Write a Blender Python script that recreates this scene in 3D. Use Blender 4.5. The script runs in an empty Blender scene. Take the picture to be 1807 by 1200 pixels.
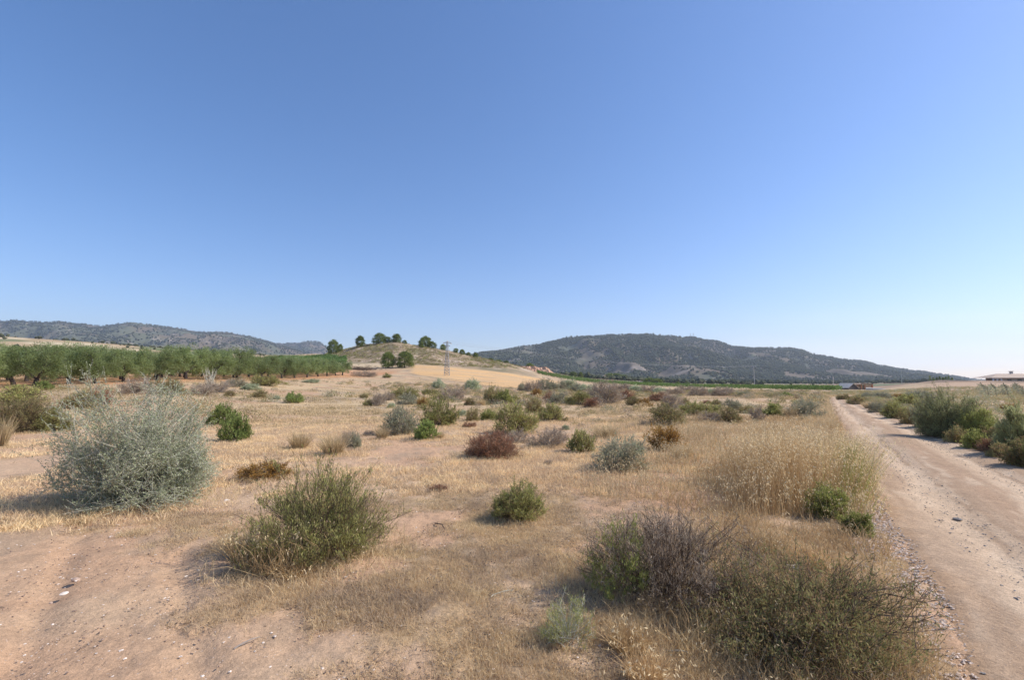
import bpy, math, numpy as np
from mathutils import Vector, Matrix
R = math.radians
rnd = np.random.default_rng

# ------------------------------------------------------------------ camera model
CX, CY, F = 903.5, 600.0, 850.0
CAMH, HOR = 1.8, 675.0
PITCH = math.atan((HOR - CY) / F)
ct, st = math.cos(PITCH), math.sin(PITCH)

def ray(px, py):
    a = (np.asarray(px, float) - CX) / F; b = (CY - np.asarray(py, float)) / F
    dx, dy, dz = a, ct - b * st, st + b * ct
    return dx / dy, dz / dy            # per metre of depth

def u_of(px): return ray(px, 668.0)[0]

# ------------------------------------------------------------------ noise
def _h(ix, iy, s):
    n = (ix.astype(np.int64) * 374761393 + iy.astype(np.int64) * 668265263 + s * 1442695041) & 0xffffffff
    n = ((n ^ (n >> 13)) * 1274126177) & 0xffffffff
    n = (n ^ (n >> 16)) & 0xffffffff
    return n / 4294967295.0

def vnoise(x, y, s=0):
    x = np.asarray(x, float); y = np.asarray(y, float)
    ix = np.floor(x); iy = np.floor(y); fx = x - ix; fy = y - iy
    fx = fx * fx * (3 - 2 * fx); fy = fy * fy * (3 - 2 * fy)
    a = _h(ix, iy, s); b = _h(ix + 1, iy, s); c = _h(ix, iy + 1, s); d = _h(ix + 1, iy + 1, s)
    return (a * (1 - fx) + b * fx) * (1 - fy) + (c * (1 - fx) + d * fx) * fy

def fbm(x, y, sc, o=4, s=0):
    x = np.asarray(x, float) / sc; y = np.asarray(y, float) / sc
    t = 0; a = 1; n = 0
    for k in range(o):
        t = t + a * vnoise(x + 17.3 * k, y - 9.1 * k, s + k); n += a; a *= .5; x = x * 2.03; y = y * 2.03
    return t / n                        # 0..1

def sstep(a, b, x):
    t = np.clip((x - a) / (b - a), 0, 1); return t * t * (3 - 2 * t)

# ------------------------------------------------------------------ terrain
YN = [22, 40, 60, 90, 120, 150, 180, 210, 240, 265, 300, 350, 450, 700, 1200, 2500]
TAB = {
 -300: [0, 684, 672, 664, 655, 648, 640, 632, 624, 617, 608, 598, 588, 590, 620, 640],
 0:    [0, 686, 673, 666, 658, 652, 645, 638, 630, 624, 615, 605, 594, 600, 625, 645],
 150:  [0, 683, 670, 664, 659, 654, 649, 643, 637, 632, 625, 615, 604, 608, 630, 645],
 300:  [0, 692, 669, 664, 660, 655, 650, 646, 642, 638, 633, 626, 617, 618, 632, 645],
 450:  [0, 706, 679, 665.5, 660, 655, 650, 646, 643, 641, 637, 632, 628, 628, 634, 645],
 560:  [0, 711, 691, 670, 661, 654, 648, 643, 637, 633, 628, 624, 626, 632, 640, 650],
 600:  [0, 712, 695, 674, 662, 655, 647, 640, 632, 622, 619, 630, 640, 645, 650, 655],
 640:  [0, 713, 697, 679, 667, 659, 650, 640, 622, 608, 612, 630, 645, 655, 660, 665],
 700:  [0, 713, 698, 682, 669, 659, 649, 635, 614, 602.5, 607, 628, 648, 660, 664, 667],
 750:  [0, 713, 699, 684, 672, 661, 650, 640, 620, 610, 617, 634, 650, 660, 664, 667],
 800:  [0, 713, 700, 687, 676, 664, 653, 645, 629, 621, 628, 640, 652, 662, 665, 667],
 850:  [0, 713, 700, 689, 680, 670, 659, 648, 640, 634, 638, 645, 655, 663, 666, 668],
 900:  [0, 713, 700, 691, 683, 674, 664, 655, 647, 643.5, 643, 648, 657, 664, 666, 668],
 960:  [0, 713, 700, 692, 686, 680, 674, 668, 663, 660.5, 658, 656, 660, 665, 667, 668],
 1050: [0, 713, 700, 692, 688, 684, 681, 677, 675, 673, 671, 670, 668.5, 667, 666, 668],
 1200: [0, 713, 700.5, 692, 688.5, 686, 684.5, 683, 682, 681, 680, 679, 677, 674, 671, 668],
 1450: [0, 713, 700.5, 693.5, 690.5, 689.5, 689, 688, 687, 686, 685, 683, 680, 677, 673, 670],
 1550: [0, 713, 700.5, 693.5, 690.5, 689, 688, 687.5, 686, 684, 682, 680, 678, 676, 673, 670],
 1650: [0, 713, 701, 691, 684, 678, 674, 672, 673, 674, 675, 676, 676, 675, 673, 670],
 1740: [0, 713, 701, 691, 684, 678, 674.5, 673, 673, 673, 673, 674, 675, 675, 673, 671],
 1807: [0, 713, 701, 691, 684, 677.5, 674, 673, 673, 673, 673, 674, 675, 675, 673, 671],
 2200: [0, 713, 701, 690, 682, 675, 671, 670, 670, 670, 671, 673, 675, 675, 673, 671]}
_pc = np.array(sorted(TAB)); _uc = np.array([float(u_of(p)) for p in _pc])
_ly = np.log(YN)
NU, NL = 700, 500
_ug = np.linspace(_uc[0], _uc[-1], NU); _lg = np.linspace(math.log(10), math.log(6000), NL)
_zt = np.zeros((len(_pc), NL))
for i, p in enumerate(_pc):
    z = [0.0]
    for Y, py in zip(YN[1:], TAB[p][1:]): z.append(CAMH + Y * float(ray(p, py)[1]))
    _zt[i] = np.interp(_lg, _ly, z)
_Z = np.stack([np.interp(_ug, _uc, _zt[:, j]) for j in range(NL)], 1)
def _blur(A, k, ax):
    w = np.exp(-np.linspace(-2, 2, 2 * k + 1) ** 2); w /= w.sum()
    P = np.pad(A, [(k, k) if a == ax else (0, 0) for a in range(2)], mode='edge')
    return sum(w[i] * (P[i:i + A.shape[0], :] if ax == 0 else P[:, i:i + A.shape[1]]) for i in range(2 * k + 1))
_Z = _blur(_blur(_Z, 5, 1), 8, 0)

def T0(x, y):
    x = np.asarray(x, float); y = np.asarray(y, float)
    r = np.hypot(x, y); az = np.arctan2(x, y)
    azc = np.clip(az, math.atan(_ug[0]), math.atan(_ug[-1]))
    u = np.tan(azc); d = np.clip(r * np.cos(azc), 10.01, 5999)
    fi = (u - _ug[0]) / (_ug[1] - _ug[0]); fj = (np.log(d) - _lg[0]) / (_lg[1] - _lg[0])
    i = np.clip(fi.astype(int), 0, NU - 2); j = np.clip(fj.astype(int), 0, NL - 2)
    a = np.clip(fi - i, 0, 1); b = np.clip(fj - j, 0, 1)
    return (_Z[i, j] * (1 - a) + _Z[i + 1, j] * a) * (1 - b) + (_Z[i, j + 1] * (1 - a) + _Z[i + 1, j + 1] * a) * b

# road edges: x = k*y + c
RK = .643
def road_c(y):
    y = np.asarray(y, float)
    bend = np.where(y > 52, (y - 52) ** 2 * .012, 0)
    cl = RK * y + .64 + bend * 1.0
    cr = RK * y + np.interp(y, [0, 10, 20, 30, 34, 50, 70], [4.6, 4.25, 3.8, 3.2, 3.0, 2.9, 3.0]) + bend * 1.0
    return cl, cr
def road_s(x, y):                      # <0 inside (metres, along x)
    cl, cr = road_c(y); return np.maximum(cl - x, x - cr)
def T(x, y):
    x = np.asarray(x, float); y = np.asarray(y, float)
    z = T0(x, y); r = np.hypot(x, y)
    z = z + (fbm(x, y, 5.0, 3, 3) - .5) * .22 * sstep(3, 14, r) * (.35 + .65 * sstep(-.2, 2.5, road_s(x, y)))
    z = z + (fbm(x, y, 30.0, 3, 8) - .5) * 1.2 * sstep(80, 260, r)
    z = z + (fbm(x, y, 11.0, 4, 12) - .5) * 2.6 * sstep(195, 225, y) * (1 - sstep(300, 340, y)) * sstep(-98, -88, x) * (1 - sstep(0, 14, x))
    return z

def ground_at(px, py, ymax=2400):
    sx, sz = ray(px, py); Ys = np.exp(np.linspace(math.log(1.2), math.log(ymax), 2600))
    d = T(sx * Ys, Ys) - (CAMH + sz * Ys)
    k = np.argmax(d >= 0) if (d >= 0).any() else int(np.argmax(d))
    Y = Ys[k]; return float(sx * Y), float(Y)
def at_depth(px, Y):
    x = float(u_of(px)) * Y; return x, Y

# ------------------------------------------------------------------ bare patches, cover
BARE = []
for (px, py, rx, ry, s) in [(40, 1080, 270, 220, 1.2), (200, 1190, 230, 110, 1.1), (40, 975, 160, 50, .9), (40, 820, 110, 24, .9), (60, 770, 90, 12, .6),
                            (300, 1010, 120, 50, .45), (760, 790, 80, 12, .5), (720, 860, 70, 22, .35), (690, 800, 50, 18, .5), (760, 930, 90, 25, .35),
                            (1090, 1180, 60, 40, .8), (520, 1185, 90, 40, .35), (720, 1190, 60, 30, .3), (950, 1060, 70, 50, .35), (1320, 740, 30, 8, .7),
                            (850, 705, 60, 8, .5), (790, 720, 40, 8, .6), (1000, 760, 60, 9, .5), (360, 745, 50, 9, .6), (330, 880, 110, 30, .5),
                            (640, 690, 60, 5, .3), (1200, 728, 24, 8, .5), (590, 1020, 60, 25, .2)]:
    sx, sz = ray(px, py); Y = -CAMH / sz; X = sx * Y
    s2 = ray(px, py + ry)[1]; Yn = -CAMH / s2
    BARE.append((float(X), float(Y), rx * Y / F, float((Y - Yn) * 1.15), s))
def cover(x, y):
    x = np.asarray(x, float); y = np.asarray(y, float)
    wx = x + (fbm(x, y, 1.3, 3, 71) - .5) * 1.2; wy = y + (fbm(x, y, 1.3, 3, 77) - .5) * 1.2
    c = .66 + (fbm(x, y, 2.2, 4, 21) - .5) * 1.3 + (fbm(x, y, .35, 3, 27) - .5) * 1.3
    for (bx, by, rx, ry, s) in BARE:
        d2 = ((wx - bx) / rx) ** 2 + ((wy - by) / ry) ** 2
        c = c - s * np.exp(-d2 * d2 * .8)
    e = road_s(x, y)
    c = c + .45 * np.exp(-((e - .6) / .8) ** 2) - .6 * np.exp(-((e + .1) / .35) ** 2)
    c = np.where(e < -.1, -1, c)
    return np.clip(c, 0, 1)

# ------------------------------------------------------------------ mesh helpers
C = bpy.context.scene.collection
def link(o, parent=None):
    C.objects.link(o)
    if parent is not None: o.parent = parent
    return o
def build(name, V, faces, mats, midx=None, parent=None, smooth=False, col=None, loc=None):
    """faces: list of int arrays (n,k)"""
    me = bpy.data.meshes.new(name)
    V = np.asarray(V, np.float32); faces = [np.asarray(f, np.int32) for f in faces if len(f)]
    nl = sum(f.size for f in faces); npoly = sum(len(f) for f in faces)
    me.vertices.add(len(V)); me.vertices.foreach_set('co', V.ravel())
    me.loops.add(nl); me.loops.foreach_set('vertex_index', np.concatenate([f.ravel() for f in faces]))
    tot = np.concatenate([np.full(len(f), f.shape[1], np.int32) for f in faces])
    me.polygons.add(npoly)
    me.polygons.foreach_set('loop_start', np.concatenate([[0], np.cumsum(tot)[:-1]]).astype(np.int32))
    me.polygons.foreach_set('loop_total', tot)
    if midx is not None: me.polygons.foreach_set('material_index', np.concatenate([np.asarray(m, np.int32) for m in midx if len(m)]))
    me.polygons.foreach_set('use_smooth', np.full(npoly, smooth))
    for m in (mats if isinstance(mats, (list, tuple)) else [mats]): me.materials.append(m)
    me.update(calc_edges=True)
    if col is not None:
        a = me.color_attributes.new('tint', 'FLOAT_COLOR', 'POINT')
        cc = np.ones((len(V), 4), np.float32); cc[:, :col.shape[1]] = col
        a.data.foreach_set('color', cc.ravel())
    o = bpy.data.objects.new(name, me)
    if loc is not None: o.location = loc
    return link(o, parent)
def tag(o, label=None, cat=None, group=None, kind=None):
    for k, v in (('label', label), ('category', cat), ('group', group), ('kind', kind)):
        if v: o[k] = v
    return o
def empty(name, loc=(0, 0, 0), rz=0.0, label=None, cat=None, group=None):
    o = bpy.data.objects.new(name, None); C.objects.link(o); o.location = loc; o.rotation_euler = (0, 0, rz)
    o.empty_display_size = .3
    return tag(o, label, cat, group)
def copy_tree(o, parent=None):
    kids = [k for k in C.objects if k.parent == o] if o.type == 'EMPTY' or o.get('category') else []
    c = o.copy(); C.objects.link(c); c.parent = parent
    for k in kids:
        d = k.copy(); C.objects.link(d); d.parent = c
    return c
def unit(v): return v / np.maximum(np.linalg.norm(v, axis=-1, keepdims=True), 1e-9)

class B:
    """collects geometry"""
    def __init__(s): s.V = []; s.F = []; s.M = []; s.n = 0
    def add(s, V, faces, m=0):
        V = np.asarray(V, float).reshape(-1, 3); s.V.append(V)
        for f in faces:
            f = np.asarray(f)
            if len(f): s.F.append(f + s.n); s.M.append(np.full(len(f), m))
        s.n += len(V); return s
    def make(s, name, mats, parent=None, smooth=False, loc=None):
        return build(name, np.concatenate(s.V), s.F, mats, s.M, parent, smooth, loc=loc)
    # shapes
    def leaves(s, P, D, L, W, m=0, rng=None, fold=0.0):
        n = len(P); D = unit(D); r = unit(rng.normal(size=(n, 3))); S = unit(np.cross(D, r))
        L = np.broadcast_to(L, n)[:, None]; W = np.broadcast_to(W, n)[:, None]
        V = np.stack([P, P + D * L * .45 + S * W * .5, P + D * L, P + D * L * .45 - S * W * .5], 1)
        i = np.arange(n)[:, None] * 4
        return s.add(V, [i + np.array([0, 1, 2, 3])], m)
    def blades(s, P, D, L, W, m=0, rng=None, droop=.35):
        n = len(P); D = unit(D); r = rng.normal(size=(n, 3)); S = unit(np.cross(D, r))
        L = np.broadcast_to(L, n)[:, None]; W = np.broadcast_to(W, n)[:, None]
        H = rng.normal(size=(n, 3)); H[:, 2] = -.5; H = unit(H) * droop
        Mi = P + D * L * .55 + H * L * .15; Ti = P + D * L + H * L * .7
        V = np.stack([P - S * W * .5, P + S * W * .5, Mi + S * W * .35, Mi - S * W * .35, Ti], 1)
        i = np.arange(n)[:, None] * 5
        s.add(V, [i + np.array([0, 1, 2, 3]), i + np.array([3, 2, 4])], m)
        return Ti, unit(Ti - Mi)
    def segs(s, A, Bp, ra, rb, m=0, k=3):
        n = len(A); D = unit(Bp - A); up = np.where(np.abs(D[:, 2:3]) > .9, [[1., 0, 0]], [[0, 0, 1.]])
        S = unit(np.cross(D, up)); Q = np.cross(D, S)
        an = np.arange(k) * 2 * math.pi / k; c = np.cos(an)[None, :, None]; q = np.sin(an)[None, :, None]
        ra = np.broadcast_to(ra, n)[:, None, None]; rb = np.broadcast_to(rb, n)[:, None, None]
        o = S[:, None] * c + Q[:, None] * q
        V = np.concatenate([A[:, None] + o * ra, Bp[:, None] + o * rb], 1)
        i = (np.arange(n) * 2 * k)[:, None, None]
        j = np.arange(k); f = np.stack([j, (j + 1) % k, (j + 1) % k + k, j + k], 1)[None]
        return s.add(V, [(i + f).reshape(-1, 4)], m)
    def tube(s, P, rad, m=0, k=7):
        P = np.asarray(P, float); n = len(P); tn = unit(np.gradient(P, axis=0))
        up = np.array([0, 0, 1.]) if abs(tn[0, 2]) < .9 else np.array([1., 0, 0])
        S = unit(np.cross(tn, up)); Q = np.cross(tn, S)
        an = np.arange(k) * 2 * math.pi / k
        V = P[:, None] + (S[:, None] * np.cos(an)[None, :, None] + Q[:, None] * np.sin(an)[None, :, None]) * np.asarray(rad)[:, None, None]
        j = np.arange(k); f = [np.stack([j, (j + 1) % k, (j + 1) % k + k, j + k], 1) + i * k for i in range(n - 1)]
        s.add(V, [np.concatenate(f)], m); b = s.n - n * k
        s.F.append(np.array([[b + (n - 1) * k + t for t in range(k)]])); s.M.append(np.array([m])); return s
    def box(s, c, d, m=0, rz=0.0):
        x, y, z = [t / 2 for t in d]
        V = np.array([[-x, -y, -z], [x, -y, -z], [x, y, -z], [-x, y, -z], [-x, -y, z], [x, -y, z], [x, y, z], [-x, y, z]])
        co, si = math.cos(rz), math.sin(rz)
        V = np.stack([V[:, 0] * co - V[:, 1] * si, V[:, 0] * si + V[:, 1] * co, V[:, 2]], 1) + np.array(c)
        return s.add(V, [[[3, 2, 1, 0], [4, 5, 6, 7], [0, 1, 5, 4], [1, 2, 6, 5], [2, 3, 7, 6], [3, 0, 4, 7]]], m)
    def rocks(s, P, rad, rng, m=0, flat=.6):
        n = len(P); O = np.array([[1, 0, 0], [0, 1, 0], [-1, 0, 0], [0, -1, 0], [0, 0, 1], [0, 0, -1.], [.7, .7, .5], [-.7, .6, .5], [-.6, -.7, .4], [.7, -.6, .5]])
        V = O[None] * (.65 + .6 * rng.random((n, len(O), 1))); V[:, :, 2] *= flat
        a = rng.random(n) * 6.28; sc = (.6 + .8 * rng.random((n, 1)))
        x = V[:, :, 0] * sc; y = V[:, :, 1]; co = np.cos(a)[:, None]; si = np.sin(a)[:, None]
        V = np.stack([x * co - y * si, x * si + y * co, V[:, :, 2]], 2) * np.broadcast_to(rad, n)[:, None, None] + P[:, None]
        f = np.array([[0, 6, 4], [6, 1, 4], [1, 7, 4], [7, 2, 4], [2, 8, 4], [8, 3, 4], [3, 9, 4], [9, 0, 4], [0, 1, 6], [1, 2, 7], [2, 3, 8], [3, 0, 9],
                      [1, 0, 5], [2, 1, 5], [3, 2, 5], [0, 3, 5]])
        return s.add(V, [((np.arange(n) * len(O))[:, None, None] + f[None]).reshape(-1, 3)], m)

# ------------------------------------------------------------------ materials
def newmat(name):
    m = bpy.data.materials.new(name); m.use_nodes = True; nt = m.node_tree; nt.nodes.clear()
    out = nt.nodes.new('ShaderNodeOutputMaterial'); return m, nt, out
def N(nt, t, **kw):
    n = nt.nodes.new(t)
    for k, v in kw.items():
        if k in ('ins',):
            for a, b in v.items(): n.inputs[a].default_value = b
        else: setattr(n, k, v)
    return n
def ramp(nt, stops, interp='LINEAR'):
    r = nt.nodes.new('ShaderNodeValToRGB'); e = r.color_ramp.elements; r.color_ramp.interpolation = interp
    while len(e) < len(stops): e.new(.5)
    for i, (p, c) in enumerate(stops): e[i].position = p; e[i].color = (*c[:3], 1)
    return r
def mixc(nt, fac, a, b, mode='MIX'):
    m = nt.nodes.new('ShaderNodeMix'); m.data_type = 'RGBA'; m.blend_type = mode
    for sock, v in ((m.inputs['Factor'], fac), (m.inputs[6], a), (m.inputs[7], b)):
        if hasattr(v, 'is_linked') or isinstance(v, bpy.types.NodeSocket): nt.links.new(v, sock)
        elif isinstance(v, (int, float)): sock.default_value = v
        else: sock.default_value = (*v[:3], 1)
    return m.outputs[2]
def leafmat(name, cols, tr=.3, ns=3.0, amp=1.5, gain=1.0):
    cols = [tuple(min(.92, v * gain) for v in c) for c in cols]
    m, nt, out = newmat(name); g = N(nt, 'ShaderNodeNewGeometry')
    st_ = [(i / max(1, len(cols) - 1), c) for i, c in enumerate(cols)]
    r = ramp(nt, st_); tc = N(nt, 'ShaderNodeTexCoord'); no = N(nt, 'ShaderNodeTexNoise', ins={'Scale': ns, 'Detail': 3.0, 'Roughness': .6}); nt.links.new(tc.outputs['Object'], no.inputs[0])
    a1 = N(nt, 'ShaderNodeMath', operation='MULTIPLY_ADD', ins={1: amp, 2: .22 - amp * .5}); nt.links.new(no.outputs[0], a1.inputs[0])
    a2 = N(nt, 'ShaderNodeMath', operation='MULTIPLY_ADD', use_clamp=True, ins={1: .56}); nt.links.new(g.outputs['Random Per Island'], a2.inputs[0]); nt.links.new(a1.outputs[0], a2.inputs[2]); nt.links.new(a2.outputs[0], r.inputs[0])
    oi = N(nt, 'ShaderNodeObjectInfo'); mr = N(nt, 'ShaderNodeMapRange', ins={'To Min': .82, 'To Max': 1.18}); nt.links.new(oi.outputs['Random'], mr.inputs[0])
    hs = N(nt, 'ShaderNodeHueSaturation'); nt.links.new(mr.outputs[0], hs.inputs['Value']); nt.links.new(r.outputs[0], hs.inputs['Color'])
    d = N(nt, 'ShaderNodeBsdfDiffuse'); t = N(nt, 'ShaderNodeBsdfTranslucent'); mx = N(nt, 'ShaderNodeMixShader', ins={0: tr})
    nt.links.new(hs.outputs[0], d.inputs[0]); nt.links.new(hs.outputs[0], t.inputs[0])
    nt.links.new(d.outputs[0], mx.inputs[1]); nt.links.new(t.outputs[0], mx.inputs[2]); nt.links.new(mx.outputs[0], out.inputs[0]); return m
def plain(name, col, rough=.8, noise=.25, sc=8.0, metal=0.0, bump=0.0):
    m, nt, out = newmat(name); p = N(nt, 'ShaderNodeBsdfPrincipled', ins={'Roughness': rough, 'Metallic': metal})
    tc = N(nt, 'ShaderNodeTexCoord'); n = N(nt, 'ShaderNodeTexNoise', ins={'Scale': sc, 'Detail': 5.0, 'Roughness': .65}); nt.links.new(tc.outputs['Object'], n.inputs[0])
    r = ramp(nt, [(.3, [c * (1 - noise) for c in col]), (.7, [min(1, c * (1 + noise)) for c in col])]); nt.links.new(n.outputs[0], r.inputs[0])
    nt.links.new(r.outputs[0], p.inputs['Base Color'])
    if bump:
        b = N(nt, 'ShaderNodeBump', ins={'Strength': .6, 'Distance': bump}); nt.links.new(n.outputs[0], b.inputs['Height']); nt.links.new(b.outputs[0], p.inputs['Normal'])
    nt.links.new(p.outputs[0], out.inputs[0]); return m

M = {}
M['silver'] = leafmat('silver_leaf', [(.25, .24, .13), (.25, .28, .16), (.33, .36, .22), (.42, .43, .28), (.52, .50, .34)], 0.3, 3.0, 1.5, gain=1.4)
M['green'] = leafmat('olive_green_leaf', [(.27, .18, .10), (.24, .19, .085), (.19, .19, .065), (.25, .25, .085), (.33, .31, .12), (.30, .24, .14)], 0.42, 3.0, 1.5, gain=1.55)
M['fresh'] = leafmat('fresh_green_leaf', [(.26, .22, .08), (.23, .28, .085), (.30, .37, .11), (.40, .44, .17)], .4)
M['lime'] = leafmat('yellow_green_leaf', [(.24, .18, .09), (.22, .24, .07), (.33, .34, .11), (.38, .36, .16)], 0.45, 3.0, 1.5, gain=1.2)
M['rust'] = leafmat('red_brown_leaf', [(.17, .10, .065), (.20, .10, .06), (.27, .13, .075), (.24, .17, .11), (.34, .22, .14)], 0.3, 3.0, 1.5, gain=1.5)
M['gold'] = leafmat('rusty_gold_leaf', [(.14, .09, .045), (.26, .145, .045), (.38, .22, .06), (.26, .22, .08)], 0.38, 3.0, 1.5, gain=1.25)
M['brown'] = leafmat('brown_olive_leaf', [(.22, .13, .08), (.27, .19, .10), (.19, .17, .07), (.25, .24, .10), (.35, .26, .14)], 0.38, 3.0, 1.5, gain=1.55)
M['grey'] = leafmat('grey_dry_twig', [(.24, .165, .11), (.32, .245, .175), (.37, .30, .22), (.46, .36, .24)], 0.2, 3.0, 1.5, gain=1.25)
M['greygreen'] = leafmat('grey_green_leaf', [(.23, .24, .15), (.30, .31, .20), (.29, .25, .16), (.38, .36, .24)], 0.35, 3.0, 1.5, gain=1.25)
M['straw'] = leafmat('straw_blade', [(.38, .29, .18), (.51, .39, .22), (.65, .50, .29), (.75, .60, .38)], .3, .6)
M['feather'] = leafmat('feathery_green_leaf', [(.18, .16, .08), (.21, .22, .10), (.29, .30, .14), (.38, .38, .20)], 0.42, 3.0, 1.5, gain=1.45)
M['dark'] = leafmat('dark_green_brown_leaf', [(.36, .21, .12), (.26, .17, .09), (.14, .13, .05), (.15, .175, .065), (.25, .18, .09), (.38, .25, .14), (.22, .20, .09)], 0.4, 2.2, 1.8, gain=1.55)
M['wiry'] = leafmat('wiry_pale_green', [(.26, .27, .09), (.34, .34, .13), (.40, .35, .16)], 0.35, 3.0, 1.5, gain=1.25)
M['oat'] = leafmat('oat_husk', [(.68, .51, .28), (.80, .64, .38), (.86, .74, .50)], .35)
M['stalk'] = leafmat('dry_stalk', [(.40, .27, .14), (.54, .37, .19), (.66, .48, .26), (.48, .38, .20)], .3, 1.2)
M['litter'] = leafmat('plant_litter', [(.10, .075, .06), (.19, .145, .115), (.28, .22, .17), (.36, .27, .17)], 0, 1.5)
M['shortgrass'] = leafmat('short_dry_grass', [(.37, .28, .20), (.49, .37, .24), (.64, .48, .28), (.76, .59, .36)], 0.4, 1.1, 1.9, gain=1.28)
M['olive'] = leafmat('olive_leaf', [(.17, .19, .06), (.20, .25, .09), (.27, .33, .14), (.40, .44, .26)], 0.38, 1.2, 1.5, gain=1.02)
M['pine'] = leafmat('pine_needle', [(.08, .11, .04), (.13, .17, .05), (.21, .25, .07), (.28, .28, .09)], 0.3, 1.2, 1.5, gain=1.15)
M['vine'] = leafmat('vine_leaf', [(.13, .19, .06), (.16, .25, .07), (.24, .33, .11)], .5, .15)
M['wood'] = leafmat('mountain_tree_leaf', [(.06, .068, .038), (.085, .092, .052), (.12, .12, .072)], 0)
M['bark'] = plain('dark_bark', (.075, .055, .045), .9, .4, 12)
M['stem'] = plain('brown_stem', (.13, .09, .06), .9, .4, 20)
M['greystem'] = plain('grey_stem', (.30, .26, .22), .9, .3, 20)
M['palestem'] = plain('pale_stem', (.45, .43, .34), .9, .3, 20)
M['palerock'] = plain('pale_gravel', (.58, .46, .36), .9, .35, 5)
M['darkgable'] = plain('dark_boards', (.07, .06, .055), .9, .3, 2)
M['clod'] = plain('brown_clod', (.26, .18, .13), .95, .35, 3)
M['rock'] = plain('pale_stone', (.46, .33, .25), .9, .3, 14, bump=.01)
M['whiterock'] = plain('white_stone', (.72, .62, .52), .9, .2, 14, bump=.01)
M['darkrock'] = plain('grey_stone', (.24, .22, .20), .9, .3, 14, bump=.01)
M['steel'] = plain('galvanised_steel', (.34, .34, .34), .6, .15, 3, .3)
M['wire'] = plain('wire_metal', (.30, .30, .32), .6, .1, 3, .3)
M['concrete'] = plain('concrete', (.48, .45, .40), .9, .2, 2)
M['glass'] = plain('dark_window', (.04, .045, .05), .2, .1, 3)
M['white'] = plain('whitewash', (.72, .70, .68), .8, .1, 2)
M['ochre'] = plain('ochre_plaster', (.50, .38, .26), .9, .2, 2)
M['orange'] = plain('orange_brick', (.50, .20, .09), .9, .25, 3)
M['brownroof'] = plain('brown_roof_tile', (.23, .13, .08), .9, .3, 2)
M['tanroof'] = plain('tan_roof_tile', (.50, .38, .28), .9, .2, 4)
M['sheet'] = plain('grey_sheet_metal', (.52, .47, .40), .8, .3, .8)

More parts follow.
